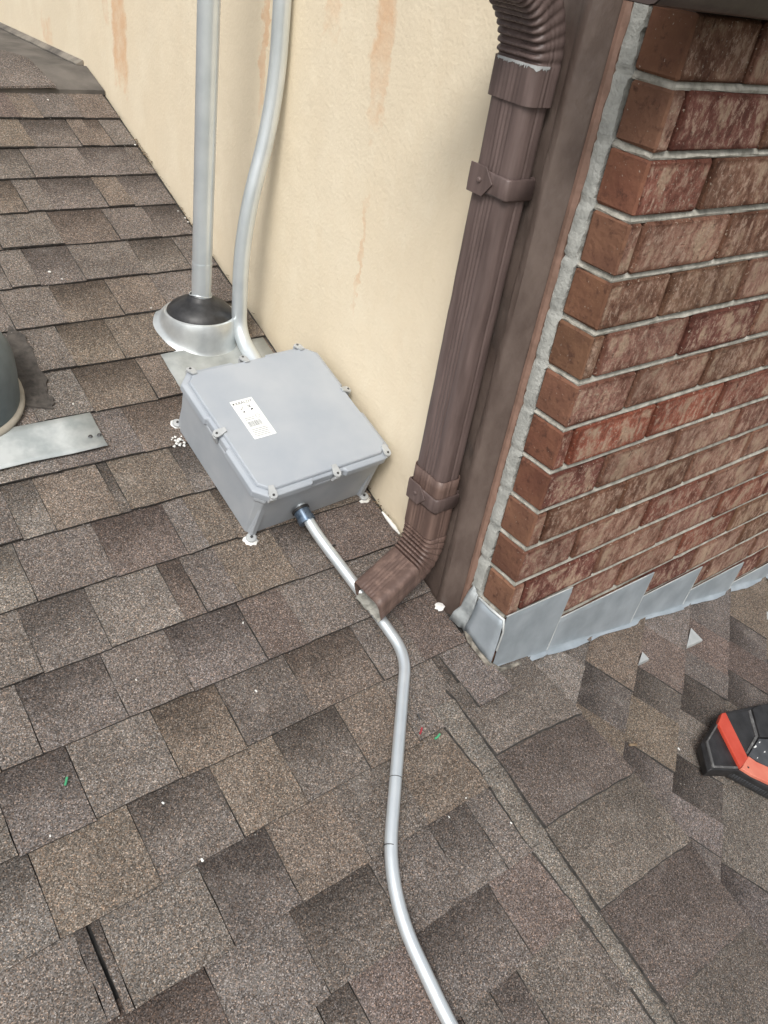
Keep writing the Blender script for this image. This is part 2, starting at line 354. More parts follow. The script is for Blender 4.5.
# ------------------------------------------------------------------ setting: ground and roof decks
g = MB().add([(-300, -300, -5), (300, -300, -5), (300, 300, -5), (-300, 300, -5)], [(0, 1, 2, 3)]).build('ground', M_GROUND); tag(g, kind='structure')
def slab(name, pts, mat, th=0.03):
    n = len(pts); vs = [tuple(p) for p in pts] + [(p[0], p[1], p[2]-th) for p in pts]
    fs = [tuple(range(n)), tuple(range(2*n-1, n-1, -1))] + [(i, n+i, n+(i+1) % n, (i+1) % n) for i in range(n)]
    return tag(MB().add(vs, fs).build(name, mat), kind='structure')
DK = 0.006
RY = 2.0                                           # ridge line
main_roof = slab('main_roof', [(x, y, zA(y)-DK) for x, y in ((-4, -3), (HIPX, -3), (HIPX, .02), (0.004, .1), (0.004, RY), (-4, RY))], M_TAR)
side_roof = slab('side_roof', [(x, y, zB(x, y)-DK) for x, y in ((HIPX, -3), (3, -3), (3, 0.004), (0.004, 0.004), (HIPX, 0.03))], M_TAR)
zr = zA(RY)
far_roof = slab('far_roof', [(x, y, zr-0.036*(y-RY)) for x, y in ((-4, RY), (XW-.001, RY), (XW-.001, 8), (-4, 8))], M_MEMB)

# ------------------------------------------------------------------ shingles
TONE = {'G': (.161, .143, .129), 'L': (.188, .170, .153), 'T': (.178, .151, .125), 'R': (.150, .124, .110), 'B': (.168, .142, .119), 'K': (.144, .127, .114)}
def clip(poly, a, b, c):
    """keep a*x+b*y<=c"""
    out = []
    for i in range(len(poly)):
        p, q = poly[i], poly[(i+1) % len(poly)]; dp, dq = a*p[0]+b*p[1]-c, a*q[0]+b*q[1]-c
        if dp <= 0: out.append(p)
        if dp*dq < 0:
            k = dp/(dp-dq); out.append((p[0]+(q[0]-p[0])*k, p[1]+(q[1]-p[1])*k))
    return out
def piece(poly, hb, lift=0.0):
    """a shingle tab: poly in local (across, up-slope), butt at y=0 height hb, thinning up the slope"""
    pts = []
    n = len(poly)
    for i in range(n):
        p, q = poly[i], poly[(i+1) % n]; L = math.hypot(q[0]-p[0], q[1]-p[1]); k = max(1, min(5, int(L/0.028)))
        for j in range(k):
            f = j/k; x, y = p[0]+(q[0]-p[0])*f, p[1]+(q[1]-p[1])*f
            if j or True: x += random.gauss(0, .0005); y += random.gauss(0, .0005)
            pts.append((x, y))
    m = MB(); n = len(pts)
    cur = random.uniform(-.0006, .0010)
    def top(x, y): return hb*(1-min(1.0, max(0, y)/EX)) + 0.0010 + lift + cur*(1 if y < .03 else 0)*math.sin(x*40) - (0.002*max(0, y-EX)/.03 if y > EX else 0)
    vs = [(x, y, top(x, y)) for x, y in pts] + [(x, y, top(x, y)-(.0048 if y < .02 else .002) if y < .02 else -.003) for x, y in pts]
    fs = [tuple(range(n))] + [(i, n+i, n+(i+1) % n, (i+1) % n) for i in range(n)] + [tuple(range(2*n-1, n-1, -1))]
    m.add(vs, fs); m.m = [0]+[1]*n+[1]; return m
def pcol(code, jitter=True):
    low = code.startswith('D'); c = TONE[code[-1]]
    j = random.uniform(.92, 1.08) if jitter else 1
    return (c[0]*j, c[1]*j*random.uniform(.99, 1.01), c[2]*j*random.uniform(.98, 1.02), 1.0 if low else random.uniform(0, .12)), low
z1, z2, z3, z4 = Z(0, 80, .2604), Z(0, 260, .2604), Z(0, 440, .2604), Z(180, 440, .28646)
z5, z6, z7, z8 = Z(0, 620, .28646), Z(200, 600, .28646), Z(0, 804, .28646), Z(200, 804, .28646)
za, zb, zc4 = Z(400, 640, .2344), Z(400, 804, .28646), Z(330, 520, .1823)
ROWS = {
 1: ([z1(45, 90), z1(130, 90), z1(270, 70)], 'R B G B'),
 2: ([z1(100, 205), z1(280, 200), z1(345, 200), z1(405, 200)], 'T DG B DB G'),
 3: ([z1(112, 335), z1(275, 320), z1(330, 320), z1(520, 330)], 'DG G G DG G'),
 4: ([z1(170, 440), z1(380, 430), z1(470, 415)], 'G DG B DG'),
 5: ([z1(210, 570), z1(415, 540), z1(570, 530)], 'G DB G DG'),
 6: ([z1(105, 700), z1(290, 700), z1(510, 660), z1(685, 650)], 'G DG G DG G'),
 7: ([z2(20, 190), z2(220, 170), z2(430, 130), z2(600, 110)], 'DG G DB B G'),
 8: ([z2(260, 350), z2(420, 270)], 'G DT B'),
 9: ([z2(320, 510), z2(540, 420)], 'L DT B'),
 10: ([z3(120, 130), z3(225, 100), z2(500, 640)], 'L L G DB'),
 11: ([z3(165, 240), z3(410, 180), z3(455, 180), z3(690, 110)], 'DL T DK T DG'),
 12: ([z3(70, 450), z3(400, 430), z3(680, 360), z3(740, 300), z4(150, 260)], 'DL G DR G T DB'),
 13: ([z3(90, 720), z3(365, 660), z3(660, 600), z4(50, 520), z4(160, 460), z4(360, 400), z4(500, 330)], 'G DG L DR G T DG R'),
 14: ([z5(100, 350), z5(385, 200), z5(620, 140), z4(245, 660), z4(390, 600)], 'G DG G DG R G'),
 15: ([z5(20, 710), z5(275, 550), z5(570, 420), z6(105, 400), z6(330, 270), z6(575, 180), zc4(410, 610)], 'G DG G DT K DB G R'),
 16: ([z7(150, 310), z7(500, 140), z6(70, 660), z6(310, 590), z6(525, 470), z6(660, 330), za(200, 185), za(232, 170)], 'DL T DG T DK B G DG G'),
 17: ([z7(310, 600), z7(365, 590), z7(425, 600), z7(725, 300), z8(270, 170), z8(530, 80), za(60, 690), za(290, 500)], 'G DG DG G DK B K B G'),
 18: ([z8(50, 650), z8(355, 470), (383, 890), zb(160, 190), zb(300, 110)], 'DR G DK K DG G'),
 19: ([(360, 1004), (422, 960), (510, 921)], 'DK R DG R'),
 20: ([zb(440, 640), zb(640, 500)], 'DK G G'),
}
tones = ['G', 'DG', 'T', 'DG', 'G', 'DB', 'R', 'G', 'K', 'B', 'DK', 'L']
stuff = MB()
for k in range(1, 25):
    yb = Y0 - k*EX*cA; vb = yb/cA                      # butt line of this course
    ed, tn = ROWS.get(k, ([], ''))
    xs = [float(onA(*q)[0]) for q in ed]; tn = tn.split()
    if not xs: xs = [-.62]; tn = [random.choice(tones), random.choice(tones)]
    assert len(tn) == len(xs)+1, k
    assert all(b_ > a_ for a_, b_ in zip(xs, xs[1:])), (k, xs)
    xr = XW-.012 if yb > .27 else (-.027 if yb > .12 else (-.003 if k == 16 else -.10))
    if k == 15: xr = -.024
    lim = -1.5
    x = xs[0]; left = []; prev = tn[0]
    while x > lim:
        w = random.choice([.06, .11, .14, .17, .2]); left.append((x-w, x, prev)); x -= w
        prev = random.choice([q for q in tones if q.startswith('D') != prev.startswith('D')])
    segs = left[::-1] + [(a_, b_, c_) for a_, b_, c_ in zip(xs, xs[1:]+[xr], tn[1:])]
    for (a_, b_, c_) in segs:
        if b_-a_ < .004: continue
        cc, low = pcol(c_); gap = .0012 if low else .0
        if k == 17 and abs(a_-xs[1]) < 1e-6: a_ += .0035
        dv = random.gauss(0, .0011); o_ = (a_+b_)/2
        poly = [(a_-o_+gap, dv), (b_-o_-gap, dv+random.gauss(0, .0006)), (b_-o_-gap, EX+.022), (a_-o_+gap, EX+.022)]
        lf = .016 if (k == 16 and b_ > -.01) else 0
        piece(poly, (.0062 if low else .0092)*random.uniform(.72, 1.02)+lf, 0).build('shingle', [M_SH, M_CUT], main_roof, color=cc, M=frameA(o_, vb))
    for i in range(10):                                  # plain run of courses far to the left
        w = .17; a_ = lim-.12-i*.18
        q = piece([(-w/2, 0), (w/2, 0), (w/2, EX+.02), (-w/2, EX+.02)], .008); q.xform(frameA(a_-.12, vb)); stuff.add(q.v, q.f)
o = stuff.build('shingle_field', M_SH, main_roof, color=(.15, .134, .121, .2)); tag(o, kind='stuff')

# side slope, courses run towards the wall
zc, zd = Z(560, 560, .2733), Z(568, 824, .2604)
def sB_of(q): P = onB(*q); return float(P[:2] @ Hh)
COLS = {
 0: ([], 'G'),
 1: ([zc(175, 430), zc(150, 590)], 'B DG B'),
 2: ([zc(375, 290), zc(360, 445), zc(340, 550), zc(310, 715), zc(320, 860)], 'G R DG T DG G'),
 3: ([zc(540, 260), zc(520, 375), zc(515, 460), zc(490, 585), zc(460, 735), zc(450, 880), zd(470, 60)], 'G R G DK G DK G DG'),
 4: ([zc(670, 240), zc(665, 330), zc(667, 440), zc(670, 560), zd(660, 200)], 'B DG R DG G DG'),
 5: ([zc(745, 355)], 'T DG'),
}
for k in range(-2, 10):
    t = B0 + (k-1)*EB; kk = k
    smax, smin = 1.595*t - .012, -.627*t - .10
    ed, tn = COLS.get(kk, ([], 'G')); tn = tn.split(); ss = [sB_of(q) for q in ed]
    ss = [q for q in ss]; ok = all(a_ > b_ for a_, b_ in zip(ss, ss[1:]))
    assert ok, (k, ss)
    top_s = smax + .25
    bounds = [top_s] + ss
    s_ = ss[-1] if ss else top_s-.2; prev = tn[-1]; segs = list(zip(bounds[1:], bounds[:-1], tn[:-1])) if ss else [(s_, top_s, tn[0])]
    while s_ > max(smin-.2, -1.2):
        w = random.choice([.08, .11, .14, .18]); segs.append((s_-w, s_, prev)); s_ -= w
        prev = random.choice([q for q in tones if q.startswith('D') != prev.startswith('D')])
    for (a_, b_, c_) in segs:
        cc, low = pcol(c_); gap = .001 if low else 0
        if low: cc = tuple(q*.86 for q in cc[:3])+(1.0,)
        mn = (.158, .138, .121); cc = tuple(mn[q]*(cc[q]/mn[q])**1.4 for q in range(3))+(cc[3],)
        so_ = (a_+b_)/2; Px, Py = Dd*t + Hh*so_
        ct = math.sqrt(1+SB*SB)
        poly = [(a_-so_+gap, 0), (b_-so_-gap, 0), (b_-so_-gap, EX+.022), (a_-so_+gap, EX+.022)]
        # local -> plan: P + Hh*x - Dd*(y/ct)
        yW = -.007
        poly = clip(poly, Hh[1], -Dd[1]/ct, yW-Py)                        # stay clear of the brick wall
        if len(poly) >= 3: poly = clip(poly, -Hh[0], Dd[0]/ct, Px-(HIPX-.01))
        if len(poly) < 3: continue
        if max(p[0] for p in poly)-min(p[0] for p in poly) < .01 or max(p[1] for p in poly)-min(p[1] for p in poly) < .01: continue
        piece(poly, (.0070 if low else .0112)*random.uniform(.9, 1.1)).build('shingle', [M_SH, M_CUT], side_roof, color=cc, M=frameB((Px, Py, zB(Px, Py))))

# hip caps: folded squares down the line where the two slopes meet
CAPY = [-.012, -.156, -.295, -.442, -.60, -.76, -.92]
CAPR = [.105, .133, .165, .182, .185, .19, .19]
CAPL = [-.128, -.118, -.114, -.112, -.104, -.10, -.10]
def hz(x, y):
    a, b = zA(y), zB(x, y); k = .03
    hh = max(k-abs(a-b), 0)/k
    return min(a, b) - hh*hh*k*.12
def cap_mesh(x0a, x1a, ya, x0b, x1b, yb, hb, h0, nx=14, ny=6, humpx=None, hump=0.0):
    vs = []; m = MB()
    for j in range(ny+1):
        f = j/ny; y = yb+(ya-yb)*f
        for i in range(nx+1):
            g_ = i/nx; x = (x0b+(x0a-x0b)*f)*(1-g_) + (x1b+(x1a-x1b)*f)*g_
            jx = random.gauss(0, .0009); jy = random.gauss(0, .0011) if j == 0 else 0
            h = hb + (h0-hb)*f
            if humpx is not None: h += hump*math.exp(-((g_-.45)/.28)**2)*(1+.5*math.sin(y*90)+random.uniform(-.25, .25))
            vs.append((x+jx, y+jy, hz(x+jx, y+jy)+h))
    n1 = (nx+1)*(ny+1); vs += [(x, y, z-.0105) for x, y, z in vs]
    fs = []
    for j in range(ny):
        for i in range(nx):
            a = j*(nx+1)+i; fs += [(a, a+1, a+nx+2, a+nx+1), (n1+a, n1+a+nx+1, n1+a+nx+2, n1+a+1)]
    rim = [i for i in range(nx+1)] + [j*(nx+1)+nx for j in range(1, ny+1)] + [ny*(nx+1)+i for i in range(nx-1, -1, -1)] + [j*(nx+1) for j in range(ny-1, 0, -1)]
    for a, b in zip(rim, rim[1:]+rim[:1]): fs.append((a, n1+a, n1+b, b))
    m.add(vs, fs); m.m = [0]*(2*nx*ny)+[1]*len(rim); return m
def local(mb, P):
    mb.v = [(x-P[0], y-P[1], z-P[2]) for x, y, z in mb.v]; return Matrix.Translation(P)
ctone = [(.166, .148, .131), (.138, .118, .106), (.170, .152, .132), (.136, .116, .105), (.16, .143, .127), (.15, .134, .12)]
for i in range(6):
    ya, yb = CAPY[i]+(.03 if i else .0), CAPY[i+1]
    mb = cap_mesh(CAPL[i], CAPR[i], ya, CAPL[i+1], CAPR[i+1], yb, .0255, .0155)
    Mt = local(mb, (0, yb, hz(0, yb))); mb.build('hip_cap', [M_SH, M_CUT], main_roof, smooth=.6, color=(*ctone[i], .5), M=Mt)
    xl = [-.178, -.160, -.158, -.140, -.134, -.130, -.13]
    mb = cap_mesh(xl[i], -.09, (ya-.02 if i else -.030), xl[i+1], -.09, yb-.012, .0120, .0085, 8, 10, .4, .0045)
    Mt = local(mb, (-.13, yb, hz(-.13, yb))); mb.build('hip_cap', [M_SH, M_CUT], main_roof, smooth=.9, color=(.172, .158, .139, .0), M=Mt)

# ridge: membrane strip, caps, wall strip
mb = MB(); mb.add([(-.42, Y0-.004, zA(Y0)+.0105), (XW-.004, Y0-.002, zA(Y0)+.0105), (XW-.004, RY, zr+.004), (-.42, RY, zr+.004),
                   (-.42, Y0-.004, zA(Y0)-.002), (XW-.004, Y0-.002, zA(Y0)-.002), (XW-.004, RY, zr-.004), (-.42, RY, zr-.004)],
                  [(0, 1, 2, 3), (7, 6, 5, 4), (0, 4, 5, 1), (1, 5, 6, 2), (2, 6, 7, 3), (3, 7, 4, 0)])
mb.build('ridge_membrane', M_MEMB, far_roof)
for i in range(9):
    x1 = -.150-.145*i + (0 if i else 0); x0 = x1-.17; m = MB(); vs = []
    for j, (yy, hh) in enumerate([(Y0-.012, .020), (Y0+.05, .018), (RY-.01, .016), (RY+.02, .015), (RY+.12, .013)]):
        for xx in (x0, x1):
            zz = min(zA(yy), zr-.036*(yy-RY)); vs.append((xx+random.gauss(0, .002)-(.05*(j/4) if xx == x1 else 0), yy+random.gauss(0, .002), zz+hh+(.006 if xx == x1 else 0)))
    n = len(vs); vs += [(x, y, z-.006) for x, y, z in vs]
    fs = [(2*j, 2*j+1, 2*j+3, 2*j+2) for j in range(4)] + [(n+2*j, n+2*j+2, n+2*j+3, n+2*j+1) for j in range(4)]
    rim = [0, 1, 3, 5, 7, 9, 8, 6, 4, 2]; fs += [(a, n+a, n+b, b) for a, b in zip(rim, rim[1:]+rim[:1])]
    m.add(vs, fs); Mt = local(m, ((x0+x1)/2, Y0, zA(Y0))); m.build('ridge_cap', M_SH, far_roof, color=(*TONE['G'], .3), M=Mt)
m = MB()
ys = [2.03, 2.3, 2.8, 3.6]
for j in range(3):
    ya, yb = ys[j], ys[j+1]
    m.add([(x, y, zr-.036*(y-RY)+h) for y in (ya, yb) for x, h in ((XW-.002, .001), (XW-.002, .014), (XW-.006, .013), (XW-.022, .004), (XW-.022, .001))],
          [(i, i+1, i+6, i+5) for i in range(4)] + ([(0, 1, 2, 3, 4)] if j == 0 else []))
m.build('wall_strip', M_STRIP, far_roof)

# ------------------------------------------------------------------ stucco wall
MY = .257
m = MB(); m.box(XW, .14, MY, 8.0, -1.6, 1.0)
tag(m.build('stucco_wall', M_STUC), 'cream stucco wall with rusty orange streaks beside the conduits', 'wall')

# ------------------------------------------------------------------ brick wall
SC = 0.083948
brick_wall = empty('brick_wall', (0, 0, -1.2), 'reddish brown brick wall with grey mortar and a convex corner', 'wall')
def rel(mb, P):                      # mesh in world coordinates -> child of an empty at P
    mb.v = [(x-P[0], y-P[1], z-P[2]) for x, y, z in mb.v]; return mb
BWP = (0, 0, -1.2)
m = MB(); m.box(.011, 2.6, .011, .105, -1.75, .2); rel(m, BWP).build('mortar', M_MOR, brick_wall)
for r in range(1, 21):                                   # bed joints, tooled back under the brick above
    zc_ = -(r-2)*SC-SC
    m = MB(); nb = 40; vs = []
    line = [(.0015, .070)]+[(.0018, .07-.068*i/6) for i in range(1, 6)]+[(.0018, .0018)]+[(x, .0018) for x in np.linspace(.03, 2.4, 60)]
    for i, (x, y) in enumerate(line):
        nx_, ny_ = ((1, 0) if i < 6 else ((.707, .707) if i == 6 else (0, 1))); dz = random.gauss(0, .0005); df = random.gauss(0, .0004)
        for dpt, zz in ((.0110, .0050), (.0052, .0050), (.0006+df*1.8, -.0022+dz*1.6), (.0020, -.0052), (.0110, -.0052)):
            vs.append((x+nx_*dpt, y+ny_*dpt, zc_+zz))
    L_ = len(line); m.add(vs, [(i*5+k, i*5+k+1, i*5+k+6, i*5+k+5) for i in range(L_-1) for k in range(4)])
    rel(m, BWP).build('bed_joint', M_BED, brick_wall)
BT = [(.37, .19, .145), (.29, .155, .105), (.41, .235, .175), (.25, .10, .078), (.29, .16, .105), (.40, .22, .16), (.36, .15, .11), (.33, .195, .13)]
for r in range(0, 21):
    zt = -(r-2)*SC; zb_ = zt-SC
    first = .034 if r % 2 == 0 else .152
    xe = [0.0, first] + [first+.222*i for i in range(1, 9)]
    if zb_ > .2: continue
    for i, (a, b_) in enumerate(zip(xe, xe[1:])):
        if zt < zB(b_, 0)-.01: continue
        if a > 1.75: continue
        c = random.choice(BT)
        if r == 8 and i in (1, 2): c = (.42, .145, .095)
        if r == 8 and i in (3,): c = (.36, .15, .11)
        if r == 13 and i in (3,): c = (.38, .15, .105)
        if r in (12,) and i in (4,): c = (.36, .15, .105)
        j = .0044; L0 = a if i == 0 else a+j
        m = MB(); y1 = .0695+random.uniform(-.003, .003) if i == 0 else .06
        dx = random.gauss(0, .0008); dy = random.gauss(0, .0009)
        x0, x1, y0, zz0, zz1 = L0, b_-j, dy, zb_+.0053, zt-.0053
        m.cbox(x0, x1, y0, y1, zz0, zz1, .0032, 0, .0011)
        cx, cz = (x0+x1)/2, (zz0+zz1)/2
        for fi, f in enumerate(m.f):                     # the narrow end is the smooth side
            nx = [m.v[q][0] for q in f]
            if i == 0 and max(nx) < .0045: m.m[fi] = 1
        P = (cx, 0, cz); m.v = [(x-cx, y, z-cz) for x, y, z in m.v]
        m.build('brick', [M_BF, M_BE], brick_wall, color=(*c, 1), M=Matrix.Translation((cx, 0, cz+1.2)))
# grey mortar fillet between the brick ends and the brown post
m = MB(); nz = 210; vs = []
for i in range(nz+1):
    z = -1.06+(1.27)*i/nz; ph = (z/SC) % 1.0
    w = .069+(.005 if abs(ph-.5) < .42 else .001)+random.gauss(0, .0012); d = -.0005+random.gauss(0, .0001)+(.003 if abs(ph-.5) > .46 else 0)
    vs += [(.03, w-.004, z), (d+.002, w, z), (d-.0015, (w+.098)/2, z), (d+.001, .098+random.gauss(0, .0007), z), (.03, .1, z)]
fs = [(i*5+k, i*5+k+1, i*5+k+6, i*5+k+5) for i in range(nz) for k in range(4)] + [(0, 1, 2, 3, 4), (nz*5+4, nz*5+3, nz*5+2, nz*5+1, nz*5)]
m.add(vs, fs); rel(m, BWP).build('mortar_fillet', M_FIL, brick_wall, smooth=1.0)

# ------------------------------------------------------------------ brown corner post
PP = (0, .2, zA(.15))
post = empty('corner_post', PP, 'brown painted corner post between downspout and brick wall', 'post')
prof = [(.02, .113), (.0015, .113), (-.003, .1155), (-.0240, .1390), (-.0262, .1420), (-.0265, .146), (-.0260, .154), (-.0205, .160), (-.0205, .2555), (.02, .2555)]
m = MB(); nz = 40; vs = []
for i in range(nz+1):
    z = -1.03+1.43*i/nz
    for (x, y) in prof: vs.append((x+(random.gauss(0, .0006) if x < 0 else 0), y+(random.gauss(0, .0006) if y < .25 else 0), z))
n = len(prof); fs = [(i*n+k, i*n+(k+1) % n, (i+1)*n+(k+1) % n, (i+1)*n+k) for i in range(nz) for k in range(n)] + [tuple(range(n)), tuple(range(nz*n+n-1, nz*n-1, -1))]
m.add(vs, fs); rel(m, PP).build('post_body', M_POST, post, smooth=.7)
m = MB(); vs = []; nz = 60
for i in range(nz+1):
    z = -.985+1.2*i/nz; e = random.gauss(0, .0008); lump = .003 if random.random() < .12 else 0
    vs += [(.02, .0985, z), (-.001, .0985+e-lump, z), (-.0035, .1055, z), (-.0022, .1125, z), (.02, .1125, z)]
fs = [(i*5+k, i*5+k+1, i*5+k+6, i*5+k+5) for i in range(nz) for k in range(4)] + [(0, 1, 2, 3, 4), (nz*5+4, nz*5+3, nz*5+2, nz*5+1, nz*5)]
m.add(vs, fs); rel(m, PP).build('sealant_strip', M_CLK, post)

# ------------------------------------------------------------------ gutter over the brick wall
GP = (.9, -.05, .083)
gut = empty('eave_gutter', GP, 'dark brown metal gutter running along the eave above the bricks', 'gutter')
gp = [(-.001, .0), (-.045, .0), (-.052, .002), (-.060, .010), (-.068, .035), (-.086, .055), (-.092, .075), (-.092, .105), (-.100, .112), (-.094, .118), (-.088, .112), (-.088, .08), (-.062, .03), (-.052, .008), (-.004, .006), (-.001, .12)]
n = len(gp); xs_ = np.linspace(-.155, 2.6, 30); vs = [(x, y, .083+z+.0008*math.sin(x*9)) for x in xs_ for y, z in gp]
m = MB(); m.add(vs, [(i*n+k, i*n+(k+1) % n, (i+1)*n+(k+1) % n, (i+1)*n+k) for i in range(len(xs_)-1) for k in range(n)])
rel(m, GP).build('trough', M_GUT, gut, smooth=.5)
m = MB(); m.prism([(y, z) for y, z in gp[:9]]+[(-.001, .112)], -.0012, .0012); m.xform(Matrix(((0, 0, 1, -.1565), (1, 0, 0, 0), (0, 1, 0, .083), (0, 0, 0, 1))))
rel(m, GP).build('end_cap', M_GUT, gut)

# ------------------------------------------------------------------ downspout
DX0, DX1, DY0, DY1 = -.079, -.028, .166, .243
CX, CY = (DX0+DX1)/2, (DY0+DY1)/2; HW, HD = (DY1-DY0)/2, (DX1-DX0)/2
DP = (CX, CY, -.90)
ds = empty('downspout', DP, 'brown corrugated metal downspout with crimped elbows in front of stucco wall', 'downspout')
def profile(flute=.0013, sc=1.0, rc=.0135, ny=44, nd=30):
    """closed ring of (p along y, q towards +x); fluted faces, rounded corners"""
    a, b = HW*sc, HD*sc; pts = []
    def side(x0, y0, x1, y1, nx, ny_, n, L):
        for i in range(n):
            f = i/n; s_ = f*L
            g_ = 0.0
            e = min(f, 1-f)*L
            if e > .008: g_ = flute*(0.5-0.5*math.cos(2*math.pi*(s_-.008)/.0078)) if (e < .029) else flute*.25
            pts.append((x0+(x1-x0)*f-nx*g_, y0+(y1-y0)*f-ny_*g_))
    def corner(cx, cy, a0):
        for i in range(5): t = a0+math.pi/2*i/5; pts.append((cx+rc*math.cos(t), cy+rc*math.sin(t)))
    side(-a+rc, -b, a-rc, -b, 0, -1, ny, 2*(a-rc)); corner(a-rc, -b+rc, -math.pi/2)
    side(a, -b+rc, a, b-rc, 1, 0, nd, 2*(b-rc)); corner(a-rc, b-rc, 0)
    side(a-rc, b, -a+rc, b, 0, 1, ny, 2*(a-rc)); corner(-a+rc, b-rc, math.pi/2)
    side(-a, b-rc, -a, -b+rc, -1, 0, nd, 2*(b-rc)); corner(-a+rc, -b+rc, math.pi)
    return pts
def sweep(stations, prof, closed=False):
    """stations: (centre, tangent-angle a in the x-z plane, inward crimp depth)"""
    m = MB(); n = len(prof); vs = []
    for (c, ang, cr) in stations:
        q = (math.cos(ang), math.sin(ang)); K8 = 5.5               # q axis in x-z
        for (p, w) in prof:
            inner = max(0.0, .5-w/(2*HD))                # 1 on the -x (inner) face
            sh = 1.0-cr*(.65+.35*inner)
            vs.append((c[0]+q[0]*w*(1-cr*K8*inner if cr else 1), c[1]+p*sh, c[2]+q[1]*w*(1-cr*K8*inner if cr else 1)))
    N_ = len(stations); m.add(vs, [(i*n+k, i*n+(k+1) % n, (i+1)*n+(k+1) % n, (i+1)*n+k) for i in range(N_-1) for k in range(n)])
    return m
def jig(st):
    return [((c[0]+random.gauss(0, .0002), c[1]+random.gauss(0, .0002), c[2]), a, k) for c, a, k in st]
st = [((CX, CY, z), 0.0, 0.0) for z in np.linspace(-.715, -.035, 26)]
rel(sweep(jig(st), profile()), DP).build('pipe', M_BRN, ds, smooth=.9)
# upper elbow: sleeve, then crimped bend away from the wall
st = [((CX, CY, z), 0.0, 0.0) for z in (-.062, -.045, -.028, -.012)]
R_ = .100; bc = CX-R_; nst = 100
for i in range(1, nst+1):
    a = math.radians(72)*i/nst
    st.append(((bc+R_*math.cos(a), CY, -.012+R_*math.sin(a)), a, .034*(.5+.5*math.sin(2*math.pi*i/nst*9))**1.5))
a = math.radians(72); c0 = st[-1][0]
for L in (.03, .08, .14): st.append(((c0[0]-math.sin(a)*L, CY, c0[2]+math.cos(a)*L), a, 0.0))
m = sweep(st, profile(.0008, 1.13)); rel(m, DP).build('upper_elbow', M_BRN, ds, smooth=.5)
# chipped paint along the top of the sleeve
m = MB(); vs = []; pr = [q for q in profile(.0, 1.145) if q[1] < -.012 or q[0] < 0]; pr = sorted(pr, key=lambda q: math.atan2(q[1], q[0])); pr = [q for q in pr if math.atan2(q[1], q[0]) < -.5 and q[0] < .034]
for q in pr:
    h_ = .0012+abs(random.gauss(0, .0022)); vs += [(CX+q[1], CY+q[0], -.0125+.001), (CX+q[1], CY+q[0], -.0125-h_)]
m.add(vs, [(2*i, 2*i+1, 2*i+3, 2*i+2) for i in range(len(pr)-1)]); rel(m, DP).build('worn_edge', M_CLIP, ds)
# lower elbow
st = [((CX, CY, z), 0.0, 0.0) for z in (-.690, -.71, -.735, -.765, -.79, -.80, -.812, -.822)]
R_ = .075; TOT = 72; z0 = -.822; DYE = -.038; ARC = R_*math.radians(TOT); LL = .106
def ey(L): f = max(0, min(1, L/(ARC+LL))); return CY+DYE*f
bc = CX-R_
for i in range(1, nst+1):
    a = math.radians(TOT)*i/nst
    st.append(((bc+R_*math.cos(a), ey(R_*a), z0-R_*math.sin(a)), -a, .055*max(0, math.sin(2*math.pi*i/nst*8))))
a = math.radians(TOT); c0 = st[-1][0]
for L in (.02, .045, .07, .09, LL): st.append(((c0[0]-math.sin(a)*L, ey(ARC+L), c0[2]-math.cos(a)*L), -a, 0.0))
m = sweep(st, profile(.0009, 1.075)); el = rel(m, DP).build('lower_elbow', M_BRN2, ds, smooth=.5)
sd = el.modifiers.new('wall', 'SOLIDIFY'); sd.thickness = .0012; sd.offset = -1
# silt crusted inside the outlet
ex = np.array(st[-1][0]); dirv = np.array((-math.sin(a), 0, -math.cos(a))); qv = np.array((math.cos(-a), 0, math.sin(-a)))
m = MB(); vs = []; nu, nw = 12, 8
for j in range(nw+1):
    for i in range(nu+1):
        p = (i/nu*2-1)*HW*.98; L = -.055+.060*j/nw
        P = ex+dirv*(L+random.uniform(-.0015, .0015)*(j == nw))+np.array((0, p-DYE*(-L)/(ARC+LL)*1.0, 0))+qv*(HD*.98-.004-random.uniform(0, .004))
        vs.append(P)
m.add(vs, [(j*(nu+1)+i, j*(nu+1)+i+1, (j+1)*(nu+1)+i+1, (j+1)*(nu+1)+i) for j in range(nw) for i in range(nu)])
s_o = rel(m, DP).build('silt_crust', M_SILT, ds, smooth=1.5); q = s_o.modifiers.new('t', 'SOLIDIFY'); q.thickness = .003
